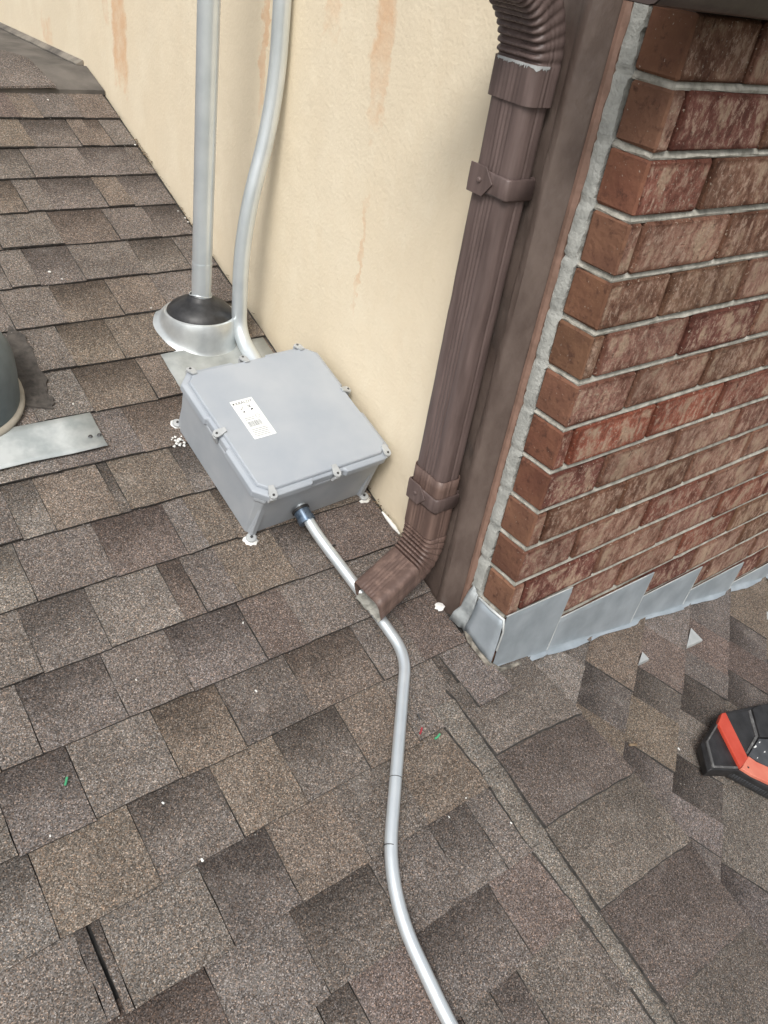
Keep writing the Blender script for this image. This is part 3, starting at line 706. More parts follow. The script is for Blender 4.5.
# straps
def strap(zc_, name='strap', th=.0022, h=.030):
    m = MB(); pr = profile(0.0, 1.0, .007); k = 1.0
    a_, b_ = HW+.0022, HD+.0022; ring = [(-a_, b_+.0), (-a_, -b_), (a_, -b_), (a_, b_+.0)]
    pts = []
    def arc(cx, cy, a0):
        for i in range(7): t = a0+math.pi/2*i/6; pts.append((cx+.006*math.cos(t), cy+.006*math.sin(t)))
    pts.append((-a_, b_-.004)); arc(-a_+.006, -b_+.006, math.pi); arc(a_-.006, -b_+.006, 1.5*math.pi); pts.append((a_, b_-.004))
    vs = []
    for z, o in ((-h/2, 0), (-h/2+.003, .0012), (h/2-.003, .0012), (h/2, 0)):
        for (p, w) in pts:
            L = math.hypot(p, w); vs.append((CX+w*(1+o/HD), CY+p*(1+o/HW), zc_+z+random.gauss(0, .0006)))
    n = len(pts); m.add(vs, [(r*n+i, r*n+i+1, (r+1)*n+i+1, (r+1)*n+i) for r in range(3) for i in range(n-1)])
    o = rel(m, DP).build(name, M_BRN, ds, smooth=.6); q = o.modifiers.new('t', 'SOLIDIFY'); q.thickness = th; q.offset = 1
    # pentagon tab over the strap on the -x face
    m = MB(); y_ = CY; poly = [(.034, -.020), (.000, -.020), (-.017, .001), (.001, .021), (.034, .021)]
    m.prism(poly, 0, .0025); x_ = DX0-.0062
    m.xform(Matrix(((0, 0, -1, x_), (1, 0, 0, CY+.002), (0, 1, 0, zc_), (0, 0, 0, 1)))); rel(m, DP)
    tb = m.build('strap_tab', M_BRN, ds, bevel=.0006)
    m = MB(); m.lathe([(.0001, 0), (.0042, 0), (.0042, .0015), (.0025, .003), (.0001, .0032)], 12)
    m.xform(Matrix(((0, 0, -1, x_-.0024), (1, 0, 0, CY+.012), (0, 1, 0, zc_+.001), (0, 0, 0, 1)))); rel(m, DP)
    m.build('screw', M_BRN, tb, smooth=.6)
    for sy in (-1, 1):
      m = MB(); m.box(DX1-.002, -.0210, CY+sy*(HW-.006)-.0012, CY+sy*(HW-.006)+.0012, zc_-h/2, zc_+h/2)
      rel(m, DP).build('strap_leg', M_BRN, ds)
def z_at(u, v, x, y=None): return float(onX(u, v, x)[2])
strap(z_at(490, 183, DX0)); strap(z_at(420, 493, DX0))

# ------------------------------------------------------------------ flashings along the brick wall
tops = [-.912, -1.001, -1.083, -1.166, -1.250, -1.334, -1.418]
x0s = [-.002, .166, .480, .730, .985, 1.235, 1.485]; x1s = [.183, .503, .752, 1.005, 1.255, 1.505, 1.75]
pos_words = ['step flashing piece at the brick corner, topmost of its run', 'second step flashing piece down from the brick corner', 'third step flashing piece down from the brick corner',
             'fourth step flashing piece down from the brick corner', 'fifth step flashing piece down from the brick corner', 'sixth step flashing piece down from the brick corner', 'seventh step flashing piece down from the brick corner']
for i in range(7):
    x0, x1, zt = x0s[i], x1s[i], tops[i]; yF = -.0045-.0009*i*0-.0012*(i % 2)
    P = (x0, 0, zB(x0, 0))
    r_ = empty('step_flashing', P, 'blue grey metal '+pos_words[i], 'flashing', 'step flashing down the brick wall')
    m = MB(); vs = []; nx = 10
    for k in range(nx+1):
        f = k/nx; xt = x0+(x1-x0)*f
        for q, (zz, yy) in enumerate([(0, yF-.0005), (1, yF-.0018), (2, yF-.004)]):
            zbot = zB(xt, -.004)+.004
            z = [zt, zt-.012, zbot][q]; z = max(z, zbot) if q < 2 else z
            xx = xt - (0.018*f if q == 2 else 0)
            vs.append((xx, yy-.0035*f+random.gauss(0, .0004), z+random.gauss(0, .0005)))
    m.add(vs, [(k*3+q, k*3+q+1, k*3+q+4, k*3+q+3) for k in range(nx) for q in range(2)])
    o = rel(m, P).build('upstand', M_FLASH, r_); q = o.modifiers.new('t', 'SOLIDIFY'); q.thickness = .0011; q.offset = 1
    # pale folded hem along the top and the free end
    hp = [(x0+(x1-x0)*k/8, yF-.0035*k/8-.0012, max(tops[i]-.0005, zB(x0+(x1-x0)*k/8, 0)+.012)) for k in range(9)] + [(x1-.006, yF-.006, (tops[i]+zB(x1, 0))/2), (x1-.015, yF-.0082, zB(x1-.015, 0)+.012)]
    m = MB(); m.tube(hp, .0015, 6); rel(m, P).build('hem', M_SHEET, r_, smooth=1)
    # bent foot that runs onto the shingles
    m = MB(); vs = []
    for k in range(nx+1):
        xt = x0+(x1-x0-.018)*k/nx; e = .010+.003*math.sin(xt*23+i*2)+random.gauss(0, .0008)
        for yy, hh in ((yF-.004, .016), (yF-.008, .011), (yF-.006-e, .0105)): vs.append((xt, yy, zB(xt, yy)+hh))
    m.add(vs, [(k*3+q, k*3+q+1, k*3+q+4, k*3+q+3) for k in range(nx) for q in range(2)])
    o = rel(m, P).build('foot', M_FLASH, r_); q = o.modifiers.new('t', 'SOLIDIFY'); q.thickness = .001; q.offset = 1
    if i in (1, 2, 3):                                   # corner of the hidden leg that shows between two shingles
        tri = {1: [(641, 655), (637, 667), (647.5, 662)], 2: [(689.5, 631), (685, 650), (701, 643)], 3: [(763, 613), (763, 622), (772, 618)]}[i]
        pts = [onB(*q) for q in tri]; m = MB(); vs = [(p[0], p[1], p[2]+.0112) for p in pts]+[(p[0], p[1], p[2]+.003) for p in pts]
        m.add(vs, [(0, 1, 2), (5, 4, 3), (0, 3, 4, 1), (1, 4, 5, 2), (2, 5, 3, 0)]); rel(m, P).build('exposed_corner', M_SHEET, r_)
CP = (0, .04, zA(.04))
cf = empty('corner_flashing', CP, 'weathered metal corner flashing at the foot of the brick corner', 'flashing')
def sheet(name, pts, mat, parent, P, th=.0014, sub=5, jit=.0006):
    m = MB(); vs = []
    a, b_, c, d = [np.array(p) for p in pts]
    for j in range(sub+1):
        for i in range(sub+1):
            f, g_ = i/sub, j/sub; p = (a*(1-f)+b_*f)*(1-g_)+(d*(1-f)+c*f)*g_; vs.append(p+np.random.default_rng(i*7+j).normal(0, jit, 3))
    m.add(vs, [(j*(sub+1)+i, j*(sub+1)+i+1, (j+1)*(sub+1)+i+1, (j+1)*(sub+1)+i) for j in range(sub) for i in range(sub)])
    o = rel(m, P).build(name, mat, parent, smooth=1.0); q = o.modifiers.new('t', 'SOLIDIFY'); q.thickness = th; q.offset = 0
    return o
sheet('plate', [(-.006, .066, -.922), (-.006, -.006, -.920), (-.009, -.008, zA(0)+.006), (-.016, .074, zA(.07)+.012)], M_FLASH, cf, CP)
sheet('worn_plate', [(-.005, .088, -.905), (-.006, .068, -.918), (-.014, .074, zA(.07)+.012), (-.030, .108, zA(.108)+.011)], M_OLD, cf, CP, jit=.0016)
m = MB(); pts = [(-.012, .072), (-.018, .05), (-.016, .025), (-.012, -.004), (.01, -.018), (.04, -.020), (.075, -.018)]
pp = [(x, y, (zA(y) if x < 0 else zB(x, y))+.0125) for x, y in pts]
m.tube(pp, [.004, .005, .0055, .0065, .006, .005, .003], 8); m.v = [(x+random.gauss(0, .0012), y+random.gauss(0, .0012), z+random.gauss(0, .001)) for x, y, z in m.v]
rel(m, CP).build('sealant_bead', M_DIRT, cf, smooth=1.2)
for nm, (y0_, y1_) in (('edge_bead', (.066, -.006)),):
    m = MB(); m.tube([(-.007, y0_, -.920), (-.008, .03, -.9205), (-.008, y1_, -.919), (-.004, -.010, -.95), (-.006, -.010, -1.0)], [.0022, .0028, .003, .0024, .002], 6)
    rel(m, CP).build(nm, M_SHEET, cf, smooth=1)

# ------------------------------------------------------------------ junction box
BX, BV, BPHI, BW, BDp, BH = -.1868, .5974, .0474, .330, .333, .1607
box = empty('junction_box', (0, 0, 0), 'light grey square plastic junction box with paper label on its lid', 'junction box')
box.matrix_world = frameA(BX, BV, .008, BPHI); BH -= .008
hw, hd = BW/2-.010, BDp/2-.010
def rrect(a, b, c):                                      # chamfered rectangle outline
    return [(-a+c, -b), (a-c, -b), (a, -b+c), (a, b-c), (a-c, b), (-a+c, b), (-a, b-c), (-a, -b+c)]
m = MB()
def loft(m, rings, close=True):
    n = len(rings[0][0]); vs = [(x, y, z) for poly, z in rings for x, y in poly]
    fs = [(i*n+k, i*n+(k+1) % n, (i+1)*n+(k+1) % n, (i+1)*n+k) for i in range(len(rings)-1) for k in range(n)]
    if close: fs += [tuple(range(n))[::-1], tuple(range((len(rings)-1)*n, len(rings)*n))]
    return m.add(vs, fs)
loft(m, [(rrect(hw-.008, hd-.008, .010), -.002), (rrect(hw, hd, .012), BH-.040), (rrect(hw+.004, hd+.004, .016), BH-.034), (rrect(hw+.004, hd+.004, .016), BH-.026)])
body = m.build('body', M_PVC2, box, bevel=.0025)
m = MB(); A_, B_ = BW/2, BDp/2
lip = [(-A_+.026, -B_), (-.045, -B_), (-.040, -B_+.006), (.035, -B_+.006), (.040, -B_), (A_-.026, -B_), (A_, -B_+.026), (A_, -.045), (A_-.006, -.040), (A_-.006, .035), (A_, .04), (A_, B_-.026), (A_-.026, B_), (.045, B_), (.04, B_-.006), (-.035, B_-.006), (-.04, B_), (-A_+.026, B_), (-A_, B_-.026), (-A_, .045), (-A_+.006, .04), (-A_+.006, -.035), (-A_, -.04), (-A_, -B_+.026)]
loft(m, [(lip, BH-.0255), (lip, BH-.010), ([(x*.955, y*.955) for x, y in lip], BH-.0065)])
lid = m.build('lid', M_PVC, box, bevel=.0022)
m = MB(); top = rrect(A_-.011, B_-.011, .020)
loft(m, [([(x*1.0, y*1.0) for x, y in top], BH-.0062), ([(x*.985, y*.985) for x, y in top], BH)])
m.build('raised_panel', M_PVC, lid, bevel=.002)
def clip_piece(x, y, ang):
    m = MB(); out = [(-.008, 0), (-.0085, .006), (-.006, .011), (0, .013), (.006, .011), (.0085, .006), (.008, 0), (.005, -.014), (-.005, -.014)]
    m.prism(out, 0, .004); c_ = m.build('lid_clip', M_CLIP, lid, M=Matrix.Translation((x, y, BH-.0035)) @ Matrix.Rotation(ang, 4, 'Z') @ Matrix.Rotation(-.35, 4, 'X'), bevel=.0008)
    m = MB(); m.lathe([(.0001, .0055), (.0022, .0055), (.0026, .004)], 10); m.v = [(a, b_+.005, c) for a, b_, c in m.v]; m.build('screw', M_SCREW, c_, smooth=.5)
    m = MB(); m.cbox(-.006, .006, -.0002, .006, -.020, -.001, .001); m.v = [(a, b_+.008, c) for a, b_, c in m.v]; m.build('clip_tongue', M_CLIP, c_)
for (x, y, an) in [(.012, -B_+.006, math.pi), (A_-.020, -B_+.014, math.pi*1.05), (-A_+.030, -B_+.006, math.pi*.95), (-A_+.007, 0.0, math.pi/2), (A_-.007, .02, -math.pi/2), (-.012, B_-.006, 0), (A_-.04, B_-.006, 0), (-A_+.032, B_-.006, 0)]:
    clip_piece(x, y, an)
# corner ribs and mounting feet
for sx in (-1, 1):
    for sy in (-1, 1):
        m = MB(); px, py = sx*(hw-.018), sy*(hd-.0085)
        m.cbox(px-.008 if sx > 0 else px-.007, px+.007 if sx > 0 else px+.008, py-.008 if sy > 0 else py-.007, py+.007 if sy > 0 else py+.008, .0, BH-.034, .0025); rb = m.build('corner_rib', M_PVC2, box)
        m = MB(); fx, fy = sx*(hw-.012), sy*(hd+.001)
        m.lathe([(.0001, -.006), (.0098, -.006), (.0105, -.002), (.0105, .002), (.009, .0035), (.0001, .0035)], 18); m.v = [(a+fx, b_+fy, c) for a, b_, c in m.v]
        ft = m.build('foot', M_CLIP, box, smooth=.6)
        m = MB(); m.lathe([(.0001, .0062), (.0025, .006), (.003, .0035)], 10); m.v = [(a+fx, b_+fy, c) for a, b_, c in m.v]; m.build('screw', M_SCREW, ft, smooth=.6)
        m = MB(); n = 18; vs = [(fx, fy, -.0035)]
        for r_i, (rr, zz) in enumerate([(.0095, -.002), (.0145, -.0045), (.016, -.010)]):
            for k in range(n): t = 2*math.pi*k/n; q = rr*random.uniform(.85, 1.18); vs.append((fx+q*math.cos(t), fy+q*math.sin(t), zz))
        fs = [(0, 1+k, 1+(k+1) % n) for k in range(n)] + [(1+r_i*n+k, 1+(r_i+1)*n+k, 1+(r_i+1)*n+(k+1) % n, 1+r_i*n+(k+1) % n) for r_i in range(2) for k in range(n)]
        m.add(vs, fs); m.build('sealant_pad', M_WHITE, ft, smooth=1.2)
m = MB(); n = 16; c0 = (-hw-.004, hd*.72)
for k in range(26):                                       # foam squeezed out by the rear corner
    t = random.uniform(0, 6.28); r_ = random.uniform(0, .016); s_ = random.uniform(.002, .005); x, y = c0[0]-.006+r_*math.cos(t), c0[1]+r_*math.sin(t); z = random.uniform(-.004, .008)
    m.add([(x+s_, y, z), (x-s_, y, z), (x, y+s_, z), (x, y-s_, z), (x, y, z+s_), (x, y, z-s_)], [(0, 2, 4), (2, 1, 4), (1, 3, 4), (3, 0, 4), (2, 0, 5), (1, 2, 5), (3, 1, 5), (0, 3, 5)])
m.build('foam_residue', M_WHITE, box)
# label
lx0, lx1, ly0, ly1 = -.103, -.053, -.039, .061
m = MB(); m.prism([(lx0, ly0), (lx1, ly0), (lx1, ly1), (lx0, ly1)], BH+.0001, BH+.0004); lab = m.build('label', M_LABEL, lid)
ZL = BH+.0007
def text_mesh(body_, size, x, y, mat, parent, name):
    cu = bpy.data.curves.new('t', 'FONT'); cu.body = body_; cu.size = size; ob = bpy.data.objects.new('t', cu); col.objects.link(ob)
    dg = bpy.context.evaluated_depsgraph_get(); me = bpy.data.meshes.new_from_object(ob.evaluated_get(dg)); bpy.data.objects.remove(ob); bpy.data.curves.remove(cu)
    me.name = name; me.materials.clear(); me.materials.append(mat); o = bpy.data.objects.new(name, me); col.objects.link(o); o.parent = parent
    o.matrix_local = Matrix.Translation((x, y, ZL)); return o
text_mesh('KRALOY', .0098, lx0+.0085, ly1-.0115, M_INK, lab, 'lettering')
m = MB()
m.prism([(lx0+.0045+.0018*math.cos(k*.785), ly1-.008+.0028*math.sin(k*.785)) for k in range(8)], ZL-.0002, ZL)
def bar(m, x0, y0, x1, y1, w):
    L = math.hypot(x1-x0, y1-y0); nx, ny = -(y1-y0)/L*w/2, (x1-x0)/L*w/2
    m.prism([(x0+nx, y0+ny), (x0-nx, y0-ny), (x1-nx, y1-ny), (x1+nx, y1+ny)], ZL-.0002, ZL)
bar(m, lx0+.012, ly1-.022, lx0+.014, ly1-.025, .0011); bar(m, lx0+.014, ly1-.025, lx0+.019, ly1-.0175, .0011)
bar(m, lx0+.030, ly1-.0175, lx0+.036, ly1-.0245, .0011); bar(m, lx0+.036, ly1-.0175, lx0+.030, ly1-.0245, .0011)
m.prism([(lx0+.012, ly1-.031), (lx0+.017, ly1-.034), (lx0+.018, ly1-.029)], ZL-.0002, ZL); m.prism([(lx0+.031, ly1-.031), (lx0+.037, ly1-.030), (lx0+.038, ly1-.027), (lx0+.033, ly1-.027)], ZL-.0002, ZL)
m.build('symbols', M_INK, lab)
m = MB(); x = lx0+.008
while x < lx1-.014:
    w = random.choice([.0006, .001, .0015]); bar(m, x+w/2, ly0+.030, x+w/2, ly0+.043, w); x += w+random.choice([.0006, .001, .0014])
m.build('barcode', M_INKD, lab)
m = MB()
for k in range(5): bar(m, lx0+.006, ly0+.006+.0042*k, lx1-.006-.006*random.random(), ly0+.006+.0042*k, .0013)
for k in range(2): bar(m, lx0+.007, ly0+.048+.0042*k, lx0+.028, ly0+.048+.0042*k, .0012)
for k in range(16):
    a0, a1 = 2*math.pi*k/16, 2*math.pi*(k+1)/16; bar(m, lx0+.037+.0048*math.cos(a0), ly0+.052+.0048*math.sin(a0), lx0+.037+.0048*math.cos(a1), ly0+.052+.0048*math.sin(a1), .0009)
bar(m, lx0+.035, ly0+.0535, lx0+.035, ly0+.0505, .0009); bar(m, lx0+.039, ly0+.0535, lx0+.039, ly0+.0505, .0009)
tag(m.build('fine_print', M_INKG, lab), kind='stuff')

# ------------------------------------------------------------------ conduits
def smooth_path(pts, rad, step=9):
    """round the corners of a polyline with arcs"""
    pts = [np.array(p, float) for p in pts]; out = [pts[0]]
    for i in range(1, len(pts)-1):
        a, b_, c = pts[i-1], pts[i], pts[i+1]; u = (a-b_)/np.linalg.norm(a-b_); w = (c-b_)/np.linalg.norm(c-b_)
        r_ = rad[i-1] if hasattr(rad, '__len__') else rad
        d_ = min(r_, .49*np.linalg.norm(a-b_), .49*np.linalg.norm(c-b_))
        for k in range(step+1):
            f = k/step; p = (b_+u*d_)*(1-f)**2+2*b_*f*(1-f)+(b_+w*d_)*f*f; out.append(p)
    out.append(pts[-1]); return out
def seam(name, p, dirv, r, parent, P, L=.004, mat=None):
    p = np.array(p); dirv = np.array(dirv)/np.linalg.norm(dirv); m = MB(); m.tube([p-dirv*L/2, p+dirv*L/2], r, 20); rel(m, P).build(name, mat or M_EMT, parent, smooth=.8)
# straight riser through the roof jack
JX, JY = -.163, .949; jz = zA(JY)
topP = onX(209, 0, JX); topP = np.array(onX(209, 0, JX)); P0 = np.array((JX, JY, jz-.02)); u = (topP-P0); u = u/u[2]; P1 = P0+u*(1.25)
RP = (JX, JY, jz)
ris = empty('conduit_riser', RP, 'thick straight galvanized conduit rising out of the roof jack', 'conduit')
m = MB(); m.tube([P0+(P1-P0)*f for f in np.linspace(0, 1, 6)], .0218, 32); rel(m, RP).build('pipe', M_EMT, ris, smooth=.8)
Pq = P0+u*(.165); seam('coupling', Pq, u, .0224, ris, RP, .05)
# roof jack
jk = empty('roof_jack', RP, 'galvanized roof jack with black rubber collar under the thick conduit', 'roof jack')
sl_ = SA
m = MB(); n = 56; vs = []
ringz = [(.107, -.003, 1), (.099, .001, 1), (.0935, .006, 1), (.0898, .011, .9), (.0886, .020, .6), (.0865, .031, .2), (.0840, .040, 0), (.0822, .0445, 0), (.0785, .046, 0), (.074, .044, 0)]
for (r_, h_, fol) in ringz:
    for k in range(n):
        t = 2*math.pi*k/n; x, y = r_*math.cos(t), r_*math.sin(t); vs.append((x, y, h_*(1.0)+.006+sl_*y*fol))
m.add(vs, [(i*n+k, i*n+(k+1) % n, (i+1)*n+(k+1) % n, (i+1)*n+k) for i in range(len(ringz)-1) for k in range(n)])
m.build('cone', M_GALV, jk, smooth=.7)
m = MB(); m.lathe([(.0770, .0490), (.0750, .055), (.066, .065), (.052, .074), (.038, .080), (.030, .084), (.027, .090), (.0240, .092), (.0222, .088)], 48); m.build('rubber_collar', M_RUB, jk, smooth=.7)
m = MB(); m.tube([(.0252*math.cos(t), .0252*math.sin(t), .094+.003*math.sin(t*2)) for t in np.linspace(0, 2*math.pi, 25)], .0014, 6, False); m.build('clamp_wire', M_GALV, jk, smooth=1)
Mj = frameA(0, 0, 0); 
fp = [(-.117, -.126), (.15, -.126), (.15, .13), (-.117, .13)]
m = MB(); vs = []
for j in range(7):
    for i in range(7):
        x = -.127+.262*i/6; v = -.176+.112*j/6; vs.append((x, v*cA, v*sA+.0125+random.gauss(0, .0006)+(.002 if j == 0 else 0)))
m.add(vs, [(j*7+i, j*7+i+1, (j+1)*7+i+1, (j+1)*7+i) for j in range(6) for i in range(6)])
fl = m.build('flange', M_SHEET2, jk, smooth=1); q = fl.modifiers.new('t', 'SOLIDIFY'); q.thickness = .0012; q.offset = -1
for (x, v) in ((-.118, -.170), (.12, -.170)):
    m = MB(); m.lathe([(.0001, .003), (.003, .0025), (.0045, 0)], 10); m.v = [(a+x, b_+v*cA, c+v*sA+.0135) for a, b_, c in m.v]; m.build('nail_head', M_SCREW, jk, smooth=.6)
# offset conduit beside it
o_pts = [(-.030, .884, .95), (-.030, .889, -.215), (-.094, .893, -.475), (-.094, .890, -.715), (-.096, .747, -.772)]
OP = (-.03, .885, -.6)
m = MB(); pth = smooth_path(o_pts, [.12, .12, .05]); m.tube(pth, .0178, 28); off = empty('offset_conduit', OP, 'bent galvanized conduit hugging the stucco wall above the grey box', 'conduit')
rel(m, OP).build('pipe', M_EMT, off, smooth=.8)
seam('lock_ring', (-.096, .755, -.769), (0, -.93, -.36), .024, off, OP, .012, M_BLUE)
# floor conduit from the box down the roof
rC = .0110
def cP(u, v, h=.0225): return onA(u, v, h)
MBx = frameA(BX, BV, .0, BPHI)
cs = onA(296, 499, .055); c1 = onA(316, 533, .046); c2 = onA(381.5, 620, .0215)
k_ = [np.array(onA(292, 492, .060)), c1, c2, cP(408.5, 668), cP(388, 872), cP(404, 955), cP(452, 1034), cP(520, 1130)]
k_ = [k_[0], k_[1], k_[2], cP(406, 655), cP(386.5, 890), cP(452, 1030), cP(520, 1140)]
LP = tuple(float(q) for q in k_[2])
low = empty('roof_conduit', LP, 'thin bent galvanized conduit lying on the shingles below the grey box', 'conduit')
pth = smooth_path(k_, [.03, .03, .085, .10, .05], 12); m = MB(); m.tube(pth, rC, 24); rel(m, LP).build('pipe', M_EMT, low, smooth=.8)
dv = np.array(k_[1])-np.array(k_[0]); dv /= np.linalg.norm(dv)
fc = np.array(onA(303, 514, .052))
seam('connector_body', fc+dv*.004, dv, .0165, low, LP, .022, M_BLUE)
seam('compression_nut', fc+dv*.014, dv, .0178, low, LP, .010, M_BLUE)
seam('lock_nut', fc-dv*.010, dv, .0190, low, LP, .005, M_RUB)
seam('coupling_line', onA(331, 547.5, .0395), dv, .0113, low, LP, .0012, M_SCREW)
for (u_, v_) in ((396, 790), (391.5, 855)):
    a_, b_ = cP(u_-1, v_-10), cP(u_+1, v_+10)
d4 = np.array(k_[4])-np.array(k_[3]); 
for f in (.57, .84): seam('coupling_line', np.array(k_[3])+d4*f, d4, .0113, low, LP, .0012, M_SCREW)
seam('coupling_line', np.array(k_[1])+(np.array(k_[2])-np.array(k_[1]))*.985, np.array(k_[2])-np.array(k_[1]), .0114, low, LP, .0014, M_SCREW)

# ------------------------------------------------------------------ roof vent at the left
VX, VY = -.716, .865; vz = zA(VY); VP = (VX, VY, vz)
vent = empty('roof_vent', VP, 'dull grey round roof vent with cream collar on a bright metal sheet', 'roof vent')
fy0, fy1 = onA(105, 447)[1]-VY, .05
m = MB(); vs = []
q0 = [onA(105, 446), onA(93, 416)]
xr_ = q0[0][0]-VX; yb_ = q0[0][1]-VY
for j in range(7):
    for i in range(7):
        x = -.22+(xr_+.22)*i/6; y = yb_-.016+(.770-VY-yb_+.016)*j/6; vs.append((x, y, SA*y+.0135+random.gauss(0, .0005)+(.002 if j == 0 else 0)))
m.add(vs, [(j*7+i, j*7+i+1, (j+1)*7+i+1, (j+1)*7+i) for j in range(6) for i in range(6)])
fl = m.build('flange', M_SHEET3, vent, smooth=1); q = fl.modifiers.new('t', 'SOLIDIFY'); q.thickness = .0012; q.offset = -1
# shingle tabs lapped over the upper part of the sheet
for (k, a_, b_) in ((9, -.62, float(onA(57, 395)[0])), (10, -.66, float(onA(50, 420)[0]))): pass
m = MB(); n = 40; vs = []
for (r_, h_, fol) in [(.116, .012, 1), (.119, .016, 1), (.119, .021, 1), (.115, .025, 1), (.108, .025, 1)]:
    for k in range(n): t = 2*math.pi*k/n; x, y = r_*math.cos(t), r_*math.sin(t); vs.append((x, y, h_+SA*y*fol))
m.add(vs, [(i*n+k, i*n+(k+1) % n, (i+1)*n+(k+1) % n, (i+1)*n+k) for i in range(4) for k in range(n)]); m.build('collar', M_BEIGE, vent, smooth=.9)
m = MB(); m.lathe([(.111, -.04), (.111, .065), (.109, .095), (.103, .12), (.090, .143), (.064, .159), (.03, .167), (.0001, .169)], 44); m.build('dome', M_DARKGALV, vent, smooth=.8)
tp = [(4, 330), (20, 340), (30, 356), (36, 372), (43, 384), (45, 397), (50, 406), (49, 414), (34, 412), (16, 410), (2, 392)]
m = MB(); tpw = [onA(*q) for q in tp]; tpw = [tpw[i]*(1-f)+tpw[(i+1) % len(tpw)]*f for i in range(len(tpw)) for f in (0, .25, .5, .75)]; n = len(tpw); vs = [(p[0]-VX+.008+random.gauss(0, .002), p[1]-VY+random.gauss(0, .002), p[2]-vz+.0105) for p in tpw]; vs += [(x, y, z-.012) for x, y, z in vs]
m.add(vs, [tuple(range(n))[::-1], tuple(range(n, 2*n))]+[(i, (i+1) % n, n+(i+1) % n, n+i) for i in range(n)]); m.build('tar_patch', M_TAR2, vent)
for (u_, v_) in ((91, 443), (100, 441.5)):
    p = onA(u_, v_); m = MB(); m.lathe([(.0001, .003), (.003, .0025), (.0046, 0)], 10); m.v = [(a+p[0]-VX, b_+p[1]-VY, c+p[2]-vz+.0155) for a, b_, c in m.v]; m.build('nail_head', M_SCREW, vent, smooth=.6)

# ------------------------------------------------------------------ red and black jobsite speaker on the side slope
def onBh(u, v, h): return hit(u, v, NB/np.linalg.norm(NB), ZB/np.linalg.norm(NB)+h)
HT = .052
SPt = [onBh(*q, HT) for q in [(722, 712), (704, 741), (711, 769), (739, 770)]]
base = onBh(735, 765, 0); SP = tuple(float(q) for q in base)
spk = empty('jobsite_speaker', SP, 'black jobsite speaker with orange red band lying on the side slope', 'speaker')
Ms = frameB(SP); spk.matrix_world = Ms; Mi = Ms.inverted()
def loc(u, v, h): return Mi @ Vector(onBh(u, v, h))
def ring_at(pxs, h): return [tuple(loc(u, v, h)) for u, v in pxs]
outer = [(722, 712), (703.5, 742), (710.5, 770), (737, 771), (800, 806), (850, 790), (850, 690), (760, 704)]
lo = [tuple(loc(u, v, HT)) for u, v in outer]
def scale_ring(r_, k, z, cx=None):
    cx_ = sum(p[0] for p in r_)/len(r_); cy_ = sum(p[1] for p in r_)/len(r_); return [(cx_+(p[0]-cx_)*k, cy_+(p[1]-cy_)*k, z) for p in r_]
n = len(lo)
rings = [scale_ring(lo, .90, .010), scale_ring(lo, .93, .016), scale_ring(lo, 1.0, HT-.010), scale_ring(lo, .98, HT)]
m = MB(); vs = [p for r_ in rings for p in r_]
m.add(vs, [(i*n+k, i*n+(k+1) % n, (i+1)*n+(k+1) % n, (i+1)*n+k) for i in range(3) for k in range(n)]+[tuple(range(n))[::-1], tuple(range(3*n, 4*n))])
m.build('case', M_BLK, spk, bevel=.002, smooth=.5)
def plate(name, pxs, h, th, mat, bv=.0012):
    m = MB(); pts = [loc(u, v, h) for u, v in pxs]; m.prism([(p.x, p.y) for p in pts], h-.004, h+th); return m.build(name, mat, spk, bevel=bv)
plate('worn_rim', [(722.5, 713.5), (705.5, 742), (712, 768), (737, 769), (737, 767), (713.5, 766), (707.5, 742), (723, 716)], HT, .0030, M_GRIM, .0005)
plate('band', [(720, 714.5), (716, 724.5), (738.5, 769), (746, 759.5), (723.5, 714)], HT, .007, M_RED)
plate('band_foot', [(739, 769.5), (746.2, 757.5), (754, 763), (800, 784), (800, 800), (751, 777)], HT, .0072, M_REDP)
plate('dark_panel', [(725, 714), (747, 711), (754, 737), (745, 753)], HT, .003, M_BLK)
plate('panel_rim', [(747, 711.5), (749.5, 710.5), (757, 737), (746.5, 754.5), (745, 752.5), (754, 736.5)], HT, .0045, M_GRIM, .0005)
plate('corner_guard', [(750, 710.5), (758, 706), (768, 722), (800, 730), (800, 741), (757.5, 738.5)], HT, .008, M_BLK)
plate('control_panel', [(757.5, 739.5), (800, 741), (800, 782), (765, 768), (747, 756)], HT, .005, M_BLK2)
for i, (u_, v_, w_) in enumerate([(752, 748, 2.2), (757, 743.5, 1.2), (762, 753, 1.3), (755, 759, 1.0), (768, 748, 1.4)]):
    plate('scuff', [(u_, v_), (u_+w_, v_-w_*.8), (u_+w_*1.3, v_), (u_+w_*.4, v_+w_*.5)], HT, .0056, M_LABEL, 0)
p = loc(748, 767.5, HT+.007); m = MB(); m.lathe([(.0001, 0), (.0022, 0), (.0022, .0016), (.0001, .0018)], 12); m.build('rivet', M_SCREW, spk, M=Matrix.Translation(p))
# perforated side: rows of small studs along the lower right wall
a_, b_ = Vector(lo[3]), Vector(lo[4]); e_ = (b_-a_); L = e_.length; e_.normalize(); nr = Vector((e_.y, -e_.x, 0))
m = MB(); step = .0072
for r_ in range(4):
    for k in range(int(L/step)):
        q = a_+e_*(step*(k+.5*(r_ % 2)+.4)); z = .018+r_*.0066
        m.add([tuple(q+e_*dx+nr*((.0003 if d_ == 0 else .0016)-.010*(HT-.010-z)/.026)+Vector((0, 0, -q.z+z+dz))) for d_, (dx, dz) in ((0, (-.0026, -.0026)), (0, (.0026, -.0026)), (0, (.0026, .0026)), (0, (-.0026, .0026)), (1, (0, 0)))], [(0, 1, 4), (1, 2, 4), (2, 3, 4), (3, 0, 4)])
m.build('grille', M_BLK2, spk)

